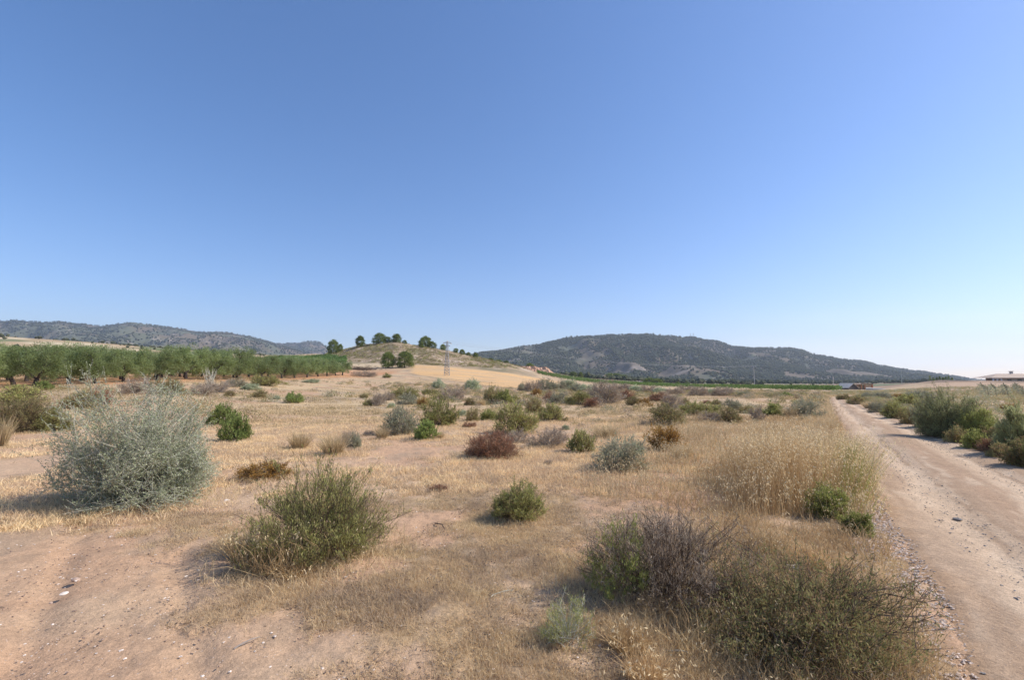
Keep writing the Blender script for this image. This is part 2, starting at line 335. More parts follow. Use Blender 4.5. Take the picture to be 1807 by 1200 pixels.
def groundmat(name, kind):
    m, nt, out = newmat(name); L = nt.links
    p = N(nt, 'ShaderNodeBsdfPrincipled', ins={'Roughness': .95}); p.inputs['Specular IOR Level'].default_value = .15
    tc = N(nt, 'ShaderNodeTexCoord'); at = N(nt, 'ShaderNodeAttribute', attribute_name='tint')
    def ns(sc, det=6.0, ro=.6, dist=0.0):
        n = N(nt, 'ShaderNodeTexNoise', ins={'Scale': sc, 'Detail': det, 'Roughness': ro, 'Distortion': dist}); L.new(tc.outputs['Object'], n.inputs[0]); return n.outputs[0]
    def rp(src, a, b):
        r = N(nt, 'ShaderNodeMapRange', ins={'From Min': a, 'From Max': b}); L.new(src, r.inputs[0]); return r.outputs[0]
    n1, n2, n3 = ns(.35, 6), ns(3.5, 8, .7), ns(26, 6, .75)
    col = at.outputs['Color']
    var = N(nt, 'ShaderNodeMapRange', ins={'From Min': .3, 'From Max': .7, 'To Min': .86, 'To Max': 1.12}); L.new(n2, var.inputs[0])
    hs = N(nt, 'ShaderNodeHueSaturation'); L.new(var.outputs[0], hs.inputs['Value']); L.new(col, hs.inputs['Color'])
    v3 = N(nt, 'ShaderNodeMapRange', ins={'From Min': .3, 'From Max': .7, 'To Min': .78, 'To Max': 1.2}); L.new(n3, v3.inputs[0])
    hs2 = N(nt, 'ShaderNodeHueSaturation'); L.new(v3.outputs[0], hs2.inputs['Value']); L.new(hs.outputs[0], hs2.inputs['Color'])
    c = hs2.outputs[0]
    if kind != 'mountain':
        v4 = N(nt, 'ShaderNodeMapRange', ins={'From Min': .32, 'From Max': .68, 'To Min': .74, 'To Max': 1.24}); L.new(ns(120, 3, .8), v4.inputs[0])
        hs3 = N(nt, 'ShaderNodeHueSaturation'); L.new(v4.outputs[0], hs3.inputs['Value']); L.new(c, hs3.inputs['Color']); c = hs3.outputs[0]
    if kind == 'soil':
        sp = rp(n3, .60, .72); cov = at.outputs['Alpha']
        mu = N(nt, 'ShaderNodeMath', operation='MULTIPLY'); L.new(sp, mu.inputs[0]); L.new(cov, mu.inputs[1])
        c = mixc(nt, mu.outputs[0], c, (.20, .155, .12))
        vo = N(nt, 'ShaderNodeTexVoronoi', ins={'Scale': 14.0, 'Randomness': 1.0}); L.new(tc.outputs['Object'], vo.inputs[0])
        lt = N(nt, 'ShaderNodeMath', operation='LESS_THAN', ins={1: .11}); L.new(vo.outputs['Distance'], lt.inputs[0])
        c = mixc(nt, lt.outputs[0], c, (.5, .36, .26))
    if kind == 'road':
        vo = N(nt, 'ShaderNodeTexVoronoi', ins={'Scale': 30.0}); L.new(tc.outputs['Object'], vo.inputs[0])
        lt = N(nt, 'ShaderNodeMath', operation='LESS_THAN', ins={1: .13}); L.new(vo.outputs['Distance'], lt.inputs[0])
        mu = N(nt, 'ShaderNodeMath', operation='MULTIPLY', ins={1: .8}); L.new(lt.outputs[0], mu.inputs[0])
        c = mixc(nt, mu.outputs[0], c, (.34, .27, .22))
    L.new(c, p.inputs['Base Color'])
    b1 = N(nt, 'ShaderNodeBump', ins={'Strength': .9, 'Distance': .012 if kind != 'mountain' else 3.0}); L.new(n3 if kind != 'mountain' else ns(.02, 8, .7), b1.inputs['Height'])
    b2 = N(nt, 'ShaderNodeBump', ins={'Strength': .8, 'Distance': .04 if kind != 'mountain' else 3.0}); L.new(n2, b2.inputs['Height']); L.new(b1.outputs[0], b2.inputs['Normal'])
    L.new((b2 if kind != 'mountain' else b1).outputs[0], p.inputs['Normal']); L.new(p.outputs[0], out.inputs[0]); return m
M['soil'] = groundmat('sandy_soil', 'soil'); M['road'] = groundmat('packed_dirt', 'road'); M['mountain'] = groundmat('mountain_scrub', 'mountain')

# ------------------------------------------------------------------ ground sheet
def grid_faces(nr, nc):
    i = np.arange(nr - 1)[:, None] * nc; j = np.arange(nc - 1)[None, :]
    a = i + j; return np.stack([a, a + 1, a + nc + 1, a + nc], 2).reshape(-1, 4)
az = np.concatenate([np.linspace(-180, -62, 40)[:-1], np.linspace(-62, 62, 760), np.linspace(62, 180, 40)[1:]])
az = np.radians(az)
rr = np.exp(np.linspace(math.log(.8), math.log(5200), 1150))
RR, AZ = np.meshgrid(rr, az, indexing='ij')
GX = RR * np.sin(AZ); GY = RR * np.cos(AZ)
GZ = T(GX, GY)
near = 1 - sstep(20, 45, RR)
cv = cover(GX, GY)
GZ = GZ + near * ((fbm(GX, GY, .5, 4, 40) - .5) * .075 + (fbm(GX, GY, .11, 3, 44) - .5) * .026 * (.6 + cv))
# faint wheel ruts in the bare sand at the left
q = (GX + 2.6) * .80 + (GY - 3.0) * .6
rut = np.exp(-((np.abs(q + .3) - .0) / .14) ** 2) + np.exp(-((q - .62) / .14) ** 2)
GZ = GZ - rut * .045 * sstep(.5, .2, cv) * near
es = road_s(GX, GY)
GZ = GZ - .06 * sstep(-.15, -.45, es) * (1 - sstep(60, 90, GY))
A = lambda *c: np.array(c)
def mixa(c, col, f): return c * (1 - f[..., None]) + np.asarray(col) * f[..., None]
col = np.empty(GX.shape + (3,)); col[:] = (.46, .29, .19)
col = mixa(col, (.48, .33, .225), sstep(.35, .7, fbm(GX, GY, 2.0, 4, 50))); col = mixa(col, (.36, .25, .175), sstep(.55, .68, fbm(GX, GY, .8, 5, 52)) * .7)
col = mixa(col, (.40, .275, .165), sstep(.25, .8, cv) * .85)
col = mixa(col, (.34, .255, .19), sstep(.52, .72, fbm(GX, GY, .9, 5, 55)) * sstep(.2, .5, cv) * .6)
mid = sstep(14, 40, RR)
straw = sstep(.35, .6, fbm(GX, GY, 7.0, 4, 60))
pu = GX / np.maximum(GY, .1) ; PX = CX + pu * F * .996
front = (GY > 1)
c2 = np.empty_like(col); c2[:] = (.45, .32, .21)
c2 = mixa(c2, (.50, .37, .23), straw); c2 = mixa(c2, (.30, .23, .17), sstep(.52, .66, fbm(GX, GY, 3.2, 5, 62)) * .75); c2 = mixa(c2, (.46, .27, .18), sstep(.58, .7, fbm(GX, GY, 4.0, 4, 65)) * .7)
col = mixa(col, c2, mid * .8)
# olive grove soil
og = sstep(-36, -39, GX) * sstep(28, 34, GY) * (1 - sstep(150, 170, GY))
col = mixa(col, (.47, .24, .13), og * .9)
# left upper slopes: pale fields
lf = sstep(170, 230, GY) * (1 - sstep(520, 560, PX)) * front
band = sstep(.45, .55, fbm(GX, GY * 2.2, 60, 3, 80))
c3 = np.empty_like(col); c3[:] = (.40, .29, .18); c3 = mixa(c3, (.17, .18, .09), band); c3 = mixa(c3, (.55, .44, .30), sstep(.6, .66, fbm(GX, GY * 2, 50, 3, 84)))
col = mixa(col, c3, lf)
# hill
hl = sstep(186, 198, GY - (fbm(GX, GY, 12, 2, 5) - .5) * 14) * (1 - sstep(330, 380, GY)) * sstep(560, 600, PX) * (1 - sstep(930, 960, PX)) * front
c4 = np.empty_like(col); c4[:] = (.31, .23, .155); c4 = mixa(c4, (.21, .175, .11), sstep(.42, .6, fbm(GX, GY, 9, 4, 90)))
c4 = mixa(c4, (.46, .36, .28), sstep(.6, .68, fbm(GX, GY * 1.5, 8, 4, 95))); 
col = mixa(col, c4, hl)
# pale earth track below the hill at left
tr_ = sstep(600, 625, PX) * (1 - sstep(672, 690, PX)) * sstep(172, 180, GY) * (1 - sstep(196, 206, GY)) * front
col = mixa(col, (.55, .42, .28), tr_ * .8)
# ripe stubble field
sf0 = np.interp(PX, [725, 760, 850, 960, 1000, 1060], [155, 140, 118, 112, 118, 118]); sf1 = np.interp(PX, [725, 830, 880, 960, 1000, 1060], [196, 198, 196, 205, 190, 160])
sf0 = sf0 + (fbm(GX, GY, 9, 4, 131) - .5) * 14; sf1 = sf1 + (fbm(GX, GY, 9, 4, 133) - .5) * 12
sf = sstep(720, 735, PX) * (1 - sstep(1040, 1070, PX)) * sstep(0, 3, GY - sf0) * sstep(0, 4, sf1 - GY) * front
c7 = np.empty_like(col); c7[:] = (.58, .36, .18); c7 = mixa(c7, (.50, .34, .20), sstep(.4, .65, fbm(GX + GY * .8, (GY - GX * .3) * 7, 26, 4, 137))); c7 = mixa(c7, (.42, .30, .19), sstep(.6, .72, fbm(GX, GY, 9, 4, 139)) * .7)
col = mixa(col, c7, sf)
wl = np.exp(-((GY - sf0 + 2.0) / 2.2) ** 2) * sstep(700, 735, PX) * (1 - sstep(880, 940, PX)) * front
col = mixa(col, (.24, .18, .12), wl * .8)
# valley floor
vf = sstep(215, 260, GY) * sstep(940, 1000, PX) * front
c5 = np.empty_like(col); c5[:] = (.30, .20, .14)
c5 = mixa(c5, (.13, .15, .08), sstep(.47, .53, fbm(GX * .35, GY, 70, 4, 101))); c5 = mixa(c5, (.45, .33, .24), sstep(.62, .66, fbm(GX * .3, GY, 45, 3, 107)))
col = mixa(col, c5, vf)
# right slope field
rf = sstep(1600, 1660, PX) * sstep(75, 90, GY) * (1 - sstep(160, 168, GY)) * front
col = mixa(col, (.42, .285, .20), rf * .9)
rb = sstep(1600, 1640, PX) * sstep(160, 168, GY) * (1 - sstep(260, 300, GY)) * front
c6 = np.empty_like(col); c6[:] = (.16, .115, .085); c6 = mixa(c6, (.33, .22, .15), sstep(.45, .6, fbm(GX, GY, 10, 3, 111)))
col = mixa(col, c6, rb)
col[..., 2] *= .92; col *= 1.10
GC = np.concatenate([col.reshape(-1, 3), np.clip(cv * (1 - mid), 0, 1).reshape(-1, 1)], 1)
GV = np.stack([GX, GY, GZ], 2).reshape(-1, 3)
GF = grid_faces(len(rr), len(az))[:, ::-1]
fx = GV[GF].mean(1); fpx = CX + fx[:, 0] / np.maximum(fx[:, 1], .1) * F * .996
hb = np.interp(fpx, [575, 620, 700, 760, 850, 900, 935], [262, 215, 190, 196, 205, 225, 262])
hm = (fx[:, 1] > hb) & (fx[:, 1] < 345) & (fpx > 578) & (fpx < 932)
def submesh(name, F_, mat):
    idx = np.unique(F_); mp = np.zeros(len(GV), np.int64); mp[idx] = np.arange(len(idx))
    return build(name, GV[idx], [mp[F_]], mat, smooth=True, col=GC[idx])
cap = B()
g = submesh('ground', GF[~hm], M['soil']); g['kind'] = 'structure'
h = submesh('hill', GF[hm], M['soil']); h['kind'] = 'structure'

# ------------------------------------------------------------------ dirt road
ys = np.concatenate([np.linspace(-6, 30, 900), np.linspace(30, 82, 260)[1:]]); na = 70
cl, cr = road_c(ys); wob = (fbm(ys, ys * 0, 1.4, 4, 200) - .5) * .55; wob2 = (fbm(ys, ys * 0 + 50, 1.4, 4, 201) - .5) * .55
tt = np.linspace(-.06, 1.06, na)
RX = (cl + wob)[:, None] * (1 - tt) + (cr + wob2)[:, None] * tt; RY = np.repeat(ys[:, None], na, 1)
TT = np.repeat(tt[None], len(ys), 0) + (fbm(RY, RX * 0, 6, 2, 5)[:, :] - .5) * .05
trk = np.exp(-((TT - .27) / .09) ** 2) + np.exp(-((TT - .74) / .09) ** 2)
prof = .035 - .045 * trk + .012 * np.exp(-((TT - .5) / .1) ** 2)
edge = np.clip(np.minimum(TT, 1 - TT) / .06, -1, 1); prof = np.where(edge < 1, prof * np.clip(edge, 0, 1) + .012 * (fbm(RX, RY, .22, 3, 215) - .5) - .028 * np.clip(.35 - edge, 0, 2), prof)
along = RY; fine = (fbm(TT * 40, RY * 1.2, 1, 4, 210) - .5) * .012 + (fbm(RX, RY, .35, 3, 211) - .5) * .012
RZ = T(RX, RY) + prof + fine
rc = np.empty(RX.shape + (3,)); rc[:] = (.46, .335, .25)
rc = mixa(rc, (.56, .425, .325), np.clip(trk, 0, 1) * .9); rc = mixa(rc, (.40, .27, .19), np.exp(-((TT - .5) / .07) ** 2) * .8 + np.exp(-((TT - .10) / .05) ** 2) * .15 + np.exp(-((TT - .9) / .05) ** 2) * .4)
rc = mixa(rc, (.38, .265, .19), sstep(.50, .66, fbm(TT * 26, RY * .35, 1, 4, 220)) * .8)
rc = mixa(rc, (.60, .47, .37), sstep(.56, .7, fbm(TT * 14, RY * .8, 1, 4, 224)) * .5)
ef = (1 - sstep(0, .10, np.minimum(TT, 1 - TT) + (fbm(RX, RY, .3, 3, 216) - .5) * .12)); rc = mixa(rc, (.45, .30, .20), ef * .9)
rc *= np.array([1.02, .985, .86])
o = build('dirt_road', np.stack([RX, RY, RZ], 2).reshape(-1, 3), [grid_faces(len(ys), na)], M['road'], smooth=True, col=rc.reshape(-1, 3)); o['kind'] = 'structure'

# ------------------------------------------------------------------ mountains
def mountain(name, pts, Yr, Yf, pyf, seed, dens, ntree, clear=.5, x0=None, x1=None, tsz=(2.2, 4.6), bump=.15):
    px = np.arange(x0, x1, 2.5); py = np.interp(px, [p[0] for p in pts], [p[1] for p in pts])
    py = py + (fbm(px, px * 0, 14, 3, seed) - .5) * 1.6
    nv = 150; v = np.concatenate([np.linspace(0, 1, nv), np.linspace(1, 1.8, 30)[1:]])
    ux = np.array([float(u_of(p)) for p in px]); sz = np.array([float(ray(p, q)[1]) for p, q in zip(px, py)])
    yr = Yr * (1 + .10 * (fbm(px, px * 0, 160, 2, seed + 3) - .5)); Y = Yf + (yr[None] - Yf) * v[:, None]
    zr = CAMH + sz * yr; zf = CAMH + float(ray(900, pyf)[1]) * Yf
    vv = np.minimum(v, 1)[:, None]; back = np.clip(v - 1, 0, 1)[:, None]
    pr = vv ** 1.15 * (1 - back) ** 1
    X = ux[None] * Y
    hgt = np.maximum(zr - zf, 2)[None]
    rid = 1 - np.abs(fbm(X, Y * .55, 260, 5, seed + 9) * 2 - 1) * 2.6
    nz = (rid - .4) * bump * 1.6 + (fbm(X, Y, 120, 4, seed + 12) - .5) * bump
    env = np.sin(np.pi * np.clip(vv, 0, 1)) ** .7
    Z = zf + hgt * (pr + nz * env) - 6 * (1 - sstep(0, .05, vv))
    lim = CAMH + (sz[None] - .002) * Y; Z = np.where(vv < .97, np.minimum(Z, lim - (1 - vv) * 12), Z)
    colr = np.empty(X.shape + (3,)); colr[:] = (.155, .125, .085)
    colr = mixa(colr, (.115, .12, .075), sstep(.4, .6, fbm(X, Y * .7, 150, 4, seed + 20)))
    op = sstep(.48, .60, fbm(X, Y * .8, 110, 5, seed + 31)) * sstep(clear + .12, clear - .25, vv)
    colr = mixa(colr, (.165, .13, .09), op)
    colr = mixa(colr, (.30, .25, .20), sstep(.68, .76, fbm(X, Y * 1.6, 60, 4, seed + 40)) * .7)
    o = build(name, np.stack([X, Y, Z], 2).reshape(-1, 3), [grid_faces(len(v), len(px))], M['mountain'], smooth=True, col=colr.reshape(-1, 3)); o['kind'] = 'structure'
    rng = rnd(seed); fi = rng.random(ntree * 3) * (nv - 2); fj = rng.random(ntree * 3) * (len(px) - 2)
    i = fi.astype(int); j = fj.astype(int); a = (fi - i)[:, None]; b = (fj - j)[:, None]
    G = np.stack([X, Y, Z], 2); P = (G[i, j] * (1 - a) + G[i + 1, j] * a) * (1 - b) + (G[i, j + 1] * (1 - a) + G[i + 1, j + 1] * a) * b
    m = dens + .02 + (fbm(P[:, 0], P[:, 1] * .7, 80, 5, seed + 20) - .5) * 3.6 - op[i, j] * .5
    P = P[rng.random(len(P)) < m][:ntree]
    top = np.stack([X[nv - 1], Y[nv - 1], Z[nv - 1]], 1); k = rng.integers(0, len(top), int(len(top) * .9)); P = np.concatenate([P, top[k] + [0, 0, .5]])
    s = tsz[0] + (tsz[1] - tsz[0]) * rng.random(len(P)) ** 2
    bb = B(); bb.rocks(P + np.stack([s * 0, s * 0, s * .6], 1), s, rng, 0, 1.0); t = bb.make(name.replace('mountain', 'mountain_woodland'), M['wood']); t['kind'] = 'stuff'
RIDGE_R = [(760, 634), (829, 623.8), (853, 622.5), (873, 620.5), (893, 617.8), (912, 613.2), (928, 610.8), (952, 608.5), (971, 603.6), (988, 600), (1006, 595), (1044, 593.7), (1090, 591.5), (1143, 590.4), (1188, 593.7),
           (1223, 595.4), (1245, 600), (1263, 601), (1297, 612.5), (1330, 614), (1397, 615.4), (1417, 618), (1443, 626.5), (1470, 630.6), (1499, 635), (1528, 638.7), (1551, 644.6), (1586, 651), (1615, 654.8),
           (1630, 655.6), (1644, 659), (1668, 661.5), (1688, 665), (1712, 669), (1740, 672), (1790, 674)]
RIDGE_L = [(-400, 575), (-200, 566), (0, 565.8), (17, 564.6), (50, 568.6), (93, 568), (116, 570.3), (174, 575.7), (199, 571.6), (223, 569.4), (249, 572.4), (300, 578.5), (341, 585.8), (400, 587.4), (433, 593.3), (449, 598),
           (466, 601.6), (483, 607), (520, 616), (560, 628), (600, 640)]
RIDGE_F = [(440, 608), (483, 606.5), (499, 606.5), (524, 605.4), (541, 602.4), (562, 603.2), (572, 610), (579, 618), (600, 630), (660, 642)]
mountain('mountain', RIDGE_R, 2100, 1150, 670, 300, .72, 42000, .42, 762, 1788)
mountain('mountain', RIDGE_L, 2900, 1500, 650, 340, .55, 16000, .40, -380, 600, (3, 5.5))
mountain('mountain', RIDGE_F, 4000, 3000, 640, 380, .55, 2500, .4, 442, 655, (4, 6))

# ------------------------------------------------------------------ shrubs
def shrub_geo(rng, W, H, shoots=40, twigs=14, leaves=9, ll=.03, lw=.012, up=.3, rnds=.6, t0=.25, wild=.15, sr=.006, lobes=.5, tl=.30, secs=5, flat=1.15, n_out=.08):
    """branches, foliage builders for a shrub of width W and height H"""
    Rr = W / 2; E3 = np.array([Rr, Rr, H]); sd = int(rng.integers(1, 9999))
    def lim(P):
        q = P / E3; a = np.arctan2(q[:, 1], q[:, 0]); e = np.clip(q[:, 2] / (np.linalg.norm(q, axis=1) + 1e-6), -1, 1)
        l = 1 + lobes * (vnoise(np.cos(a) * 1.9 + 7, np.sin(a) * 1.9 + e * 2.1, sd) - .62) + .35 * lobes * (vnoise(np.cos(a) * 5 + 7, np.sin(a) * 5 + e * 5, sd + 1) - .5)
        return l * (1 - .10 * (1 - np.clip(e * 3, 0, 1)))
    def clip(A, Q, w):
        q = np.linalg.norm(Q / E3, axis=1); l = lim(Q) + w; f = np.where(q > l, l / np.maximum(q, 1e-6), 1.0)
        Q = Q * f[:, None]; Q[:, 2] = np.maximum(Q[:, 2], .01); return Q
    ph = rng.random(shoots) * 2 * math.pi; th = np.arccos(np.clip(rng.random(shoots) ** (1.05 * flat), 0.02, 1))
    tip = np.stack([Rr * np.sin(th) * np.cos(ph), Rr * np.sin(th) * np.sin(ph), H * (.06 + .94 * np.cos(th))], 1)
    tip = tip * np.minimum(1, lim(tip) / np.linalg.norm(tip / E3, axis=1) * (.82 + .18 * rng.random(shoots)))[:, None]
    out = rng.random(shoots) < n_out * 2; tip[out] *= 1.12
    base = np.stack([rng.normal(0, .16 * Rr, shoots), rng.normal(0, .16 * Rr, shoots), np.full(shoots, -.02)], 1)
    ctl = base + (tip - base) * np.array([.5, .5, .5]) + rng.normal(0, .10 * Rr, (shoots, 3)); ctl[:, 2] += .08 * H * rng.random(shoots)
    def path(k, t):
        t = t[:, None]; return base[k] * (1 - t) ** 2 + ctl[k] * 2 * t * (1 - t) + tip[k] * t * t
    def tang(k, t):
        t = t[:, None]; return unit((ctl[k] - base[k]) * (1 - t) + (tip[k] - ctl[k]) * t)
    st_ = B(); K = np.arange(shoots)
    for a, b in ((0, .25), (.25, .5), (.5, .75), (.75, 1)):
        st_.segs(path(K, np.full(shoots, a)), path(K, np.full(shoots, b)), sr * (1.1 - a), sr * (1.1 - b) * 1.0)
    cen = np.array([0, 0, H * .05])
    ns = shoots * secs; k = rng.integers(0, shoots, ns); t = .15 + .8 * rng.random(ns); A = path(k, t)
    D = unit(tang(k, t) * .5 + unit(A - cen) * .5 + rng.normal(size=(ns, 3)) * .55 + np.array([0, 0, up * .5]))
    Q = clip(A, A + D * (min(Rr, H) * (.25 + .5 * rng.random(ns)))[:, None], rng.normal(0, wild, ns)); st_.segs(A, Q, sr * .5, sr * .25)
    PA = np.concatenate([A, path(K, np.full(shoots, .5))]); PB = np.concatenate([Q, tip])
    nt = shoots * twigs; k = rng.integers(0, len(PA), nt); t = .1 + .9 * rng.random(nt) ** .8
    P = PA[k] + (PB - PA)[k] * t[:, None]; D = unit(unit(PB - PA)[k] * .5 + rng.normal(size=(nt, 3)) * .6 * rnds / .6 + np.array([0, 0, up * .8]) + unit(P - cen) * .35)
    Lt = tl * .8 * min(Rr, H) * (.3 + .9 * rng.random(nt)); Q = clip(P, P + D * Lt[:, None], rng.normal(.02, wild, nt))
    st_.segs(P, Q, sr * .30, sr * .16)
    D = unit(Q - P + 1e-5)
    nlv = nt * leaves; kk = np.repeat(np.arange(nt), leaves); s = .05 + 1.0 * rng.random(nlv)
    PP = P[kk] + (Q - P)[kk] * s[:, None] + rng.normal(0, ll * .35, (nlv, 3))
    DD = unit(D[kk] * .7 + rng.normal(size=(nlv, 3)) * rnds + np.array([0, 0, up]))
    PP[:, 2] = np.maximum(PP[:, 2], .005)
    fo = B(); sz = .6 + .8 * rng.random(nlv)
    fo.leaves(PP, DD, ll * sz, lw * sz, 0, rng)
    return st_, fo
def tussock_geo(rng, W, H, n=400, bw=.008, heads=0, spread=1.0):
    b = B(); a = rng.random(n) * 6.283; r = rng.random(n) ** .5
    P = np.stack([np.cos(a) * r * W * .16, np.sin(a) * r * W * .16, np.full(n, -.01)], 1)
    L = H * (.5 + .6 * rng.random(n)); o = (W * .34) * r / H * spread
    D = np.stack([np.cos(a) * o, np.sin(a) * o, np.ones(n)], 1) + rng.normal(0, .14, (n, 3))
    Ti, Td = b.blades(P, D, L, bw, 0, rng, .45)
    if heads:
        k = rng.choice(n, min(n, heads), False); nn = len(k) * 4; kk = np.repeat(k, 4)
        b.leaves(Ti[kk] - Td[kk] * (rng.random(nn) * .2 * H)[:, None] + rng.normal(0, .012, (nn, 3)), Td[kk] * .4 + np.array([0, 0, -.8]) + rng.normal(0, .4, (nn, 3)), .03, .009, 1, rng)
    return b
KIND = {  # kind: foliage material, stem material, params, category word
 'silver': ('silver', 'palestem', dict(up=.25)),
 'green': ('green', 'stem', dict(up=.7, rnds=.35, lw=.008)),
 'fresh': ('fresh', 'stem', dict(up=.9, rnds=.35)),
 'lime': ('lime', 'stem', dict(up=.6, rnds=.4)),
 'rust': ('rust', 'stem', dict(up=.4, rnds=.5, lw=.008, wild=.16)),
 'gold': ('gold', 'stem', dict(up=.5, rnds=.4, lw=.009)),
 'brown': ('brown', 'stem', dict(up=.5, rnds=.4, lw=.008)),
 'grey': ('grey', 'greystem', dict(up=.4, rnds=.3, lw=.005, wild=.1)),
 'greygreen': ('greygreen', 'greystem', dict(up=.4, rnds=.4, lw=.009)),
 'feather': ('feather', 'stem', dict(up=.7, rnds=.35, lw=.006)),
}
PROTO = {}
def proto(kind, var, parts):
    key = (kind, var, parts)
    if key in PROTO: return PROTO[key]
    rng = rnd(abs(hash((len(kind), ord(kind[0]), ord(kind[-1]), var))) % 99991)
    if kind in ('straw', 'oattuft'):
        b = tussock_geo(rng, 1.2, .8, 420, .014, 60 if kind == 'oattuft' else 0); me = [b]
        PROTO[key] = (b, None); return PROTO[key]
    fm, sm, kw = KIND[kind]; kw = dict(kw); lw = kw.pop('lw', .014)
    PROTO[key] = shrub_geo(rng, 1.2, .8, shoots=40, twigs=16, leaves=7, ll=.066, lw=lw * 2.0, sr=.009, tl=.46, lobes=.6, **kw)
    return PROTO[key]
PMESH = {}; SPOTS = []
def place_shrub(kind, px, py, w, h, label, var=0, group='shrubs scattered over the dry field', name='shrub', cat='shrub', Y=None):
    if Y is None: x, y = ground_at(px, py)
    else: x, y = at_depth(px, Y)
    W = w * y / F / math.sqrt(1 + (x / y) ** 2); Hh = h * y / F
    var = int(px * 3 + w) % 4 if kind not in ('straw', 'oattuft') else var
    if Y is None: x, y = x * (1 + .3 * W / y), y + .3 * W
    SPOTS.append((x, y, W)); z = float(T(x, y)); parts = w >= 30 and kind not in ('straw', 'oattuft')
    rng = rnd(int(px * 7 + py * 13)); key = (kind, var, parts)
    if key not in PMESH:
        g_ = proto(kind, var, parts)
        if kind in ('straw', 'oattuft'):
            o = g_[0].make(name, [M['straw'], M['oat']]); o['category'] = cat
        elif parts:
            o = empty(name); g_[0].make('branches', M[KIND[kind][1]], o); g_[1].make('foliage', M[KIND[kind][0]], o)
        else:
            b = B(); b.V = g_[0].V + g_[1].V; n0 = g_[0].n
            b.F = g_[0].F + [f + n0 for f in g_[1].F]; b.M = [m * 0 for m in g_[0].M] + [m * 0 + 1 for m in g_[1].M]
            o = b.make(name, [M[KIND[kind][1]], M[KIND[kind][0]]])
        PMESH[key] = o
    else: o = copy_tree(PMESH[key])
    o.name = name
    o.location = (x, y, z - .01); o.rotation_euler = (0, 0, rng.random() * 6.28); s = W / 1.2 * 1.30
    o.scale = (s, s, Hh / .8 * 1.20); tag(o, label, cat, group); return o

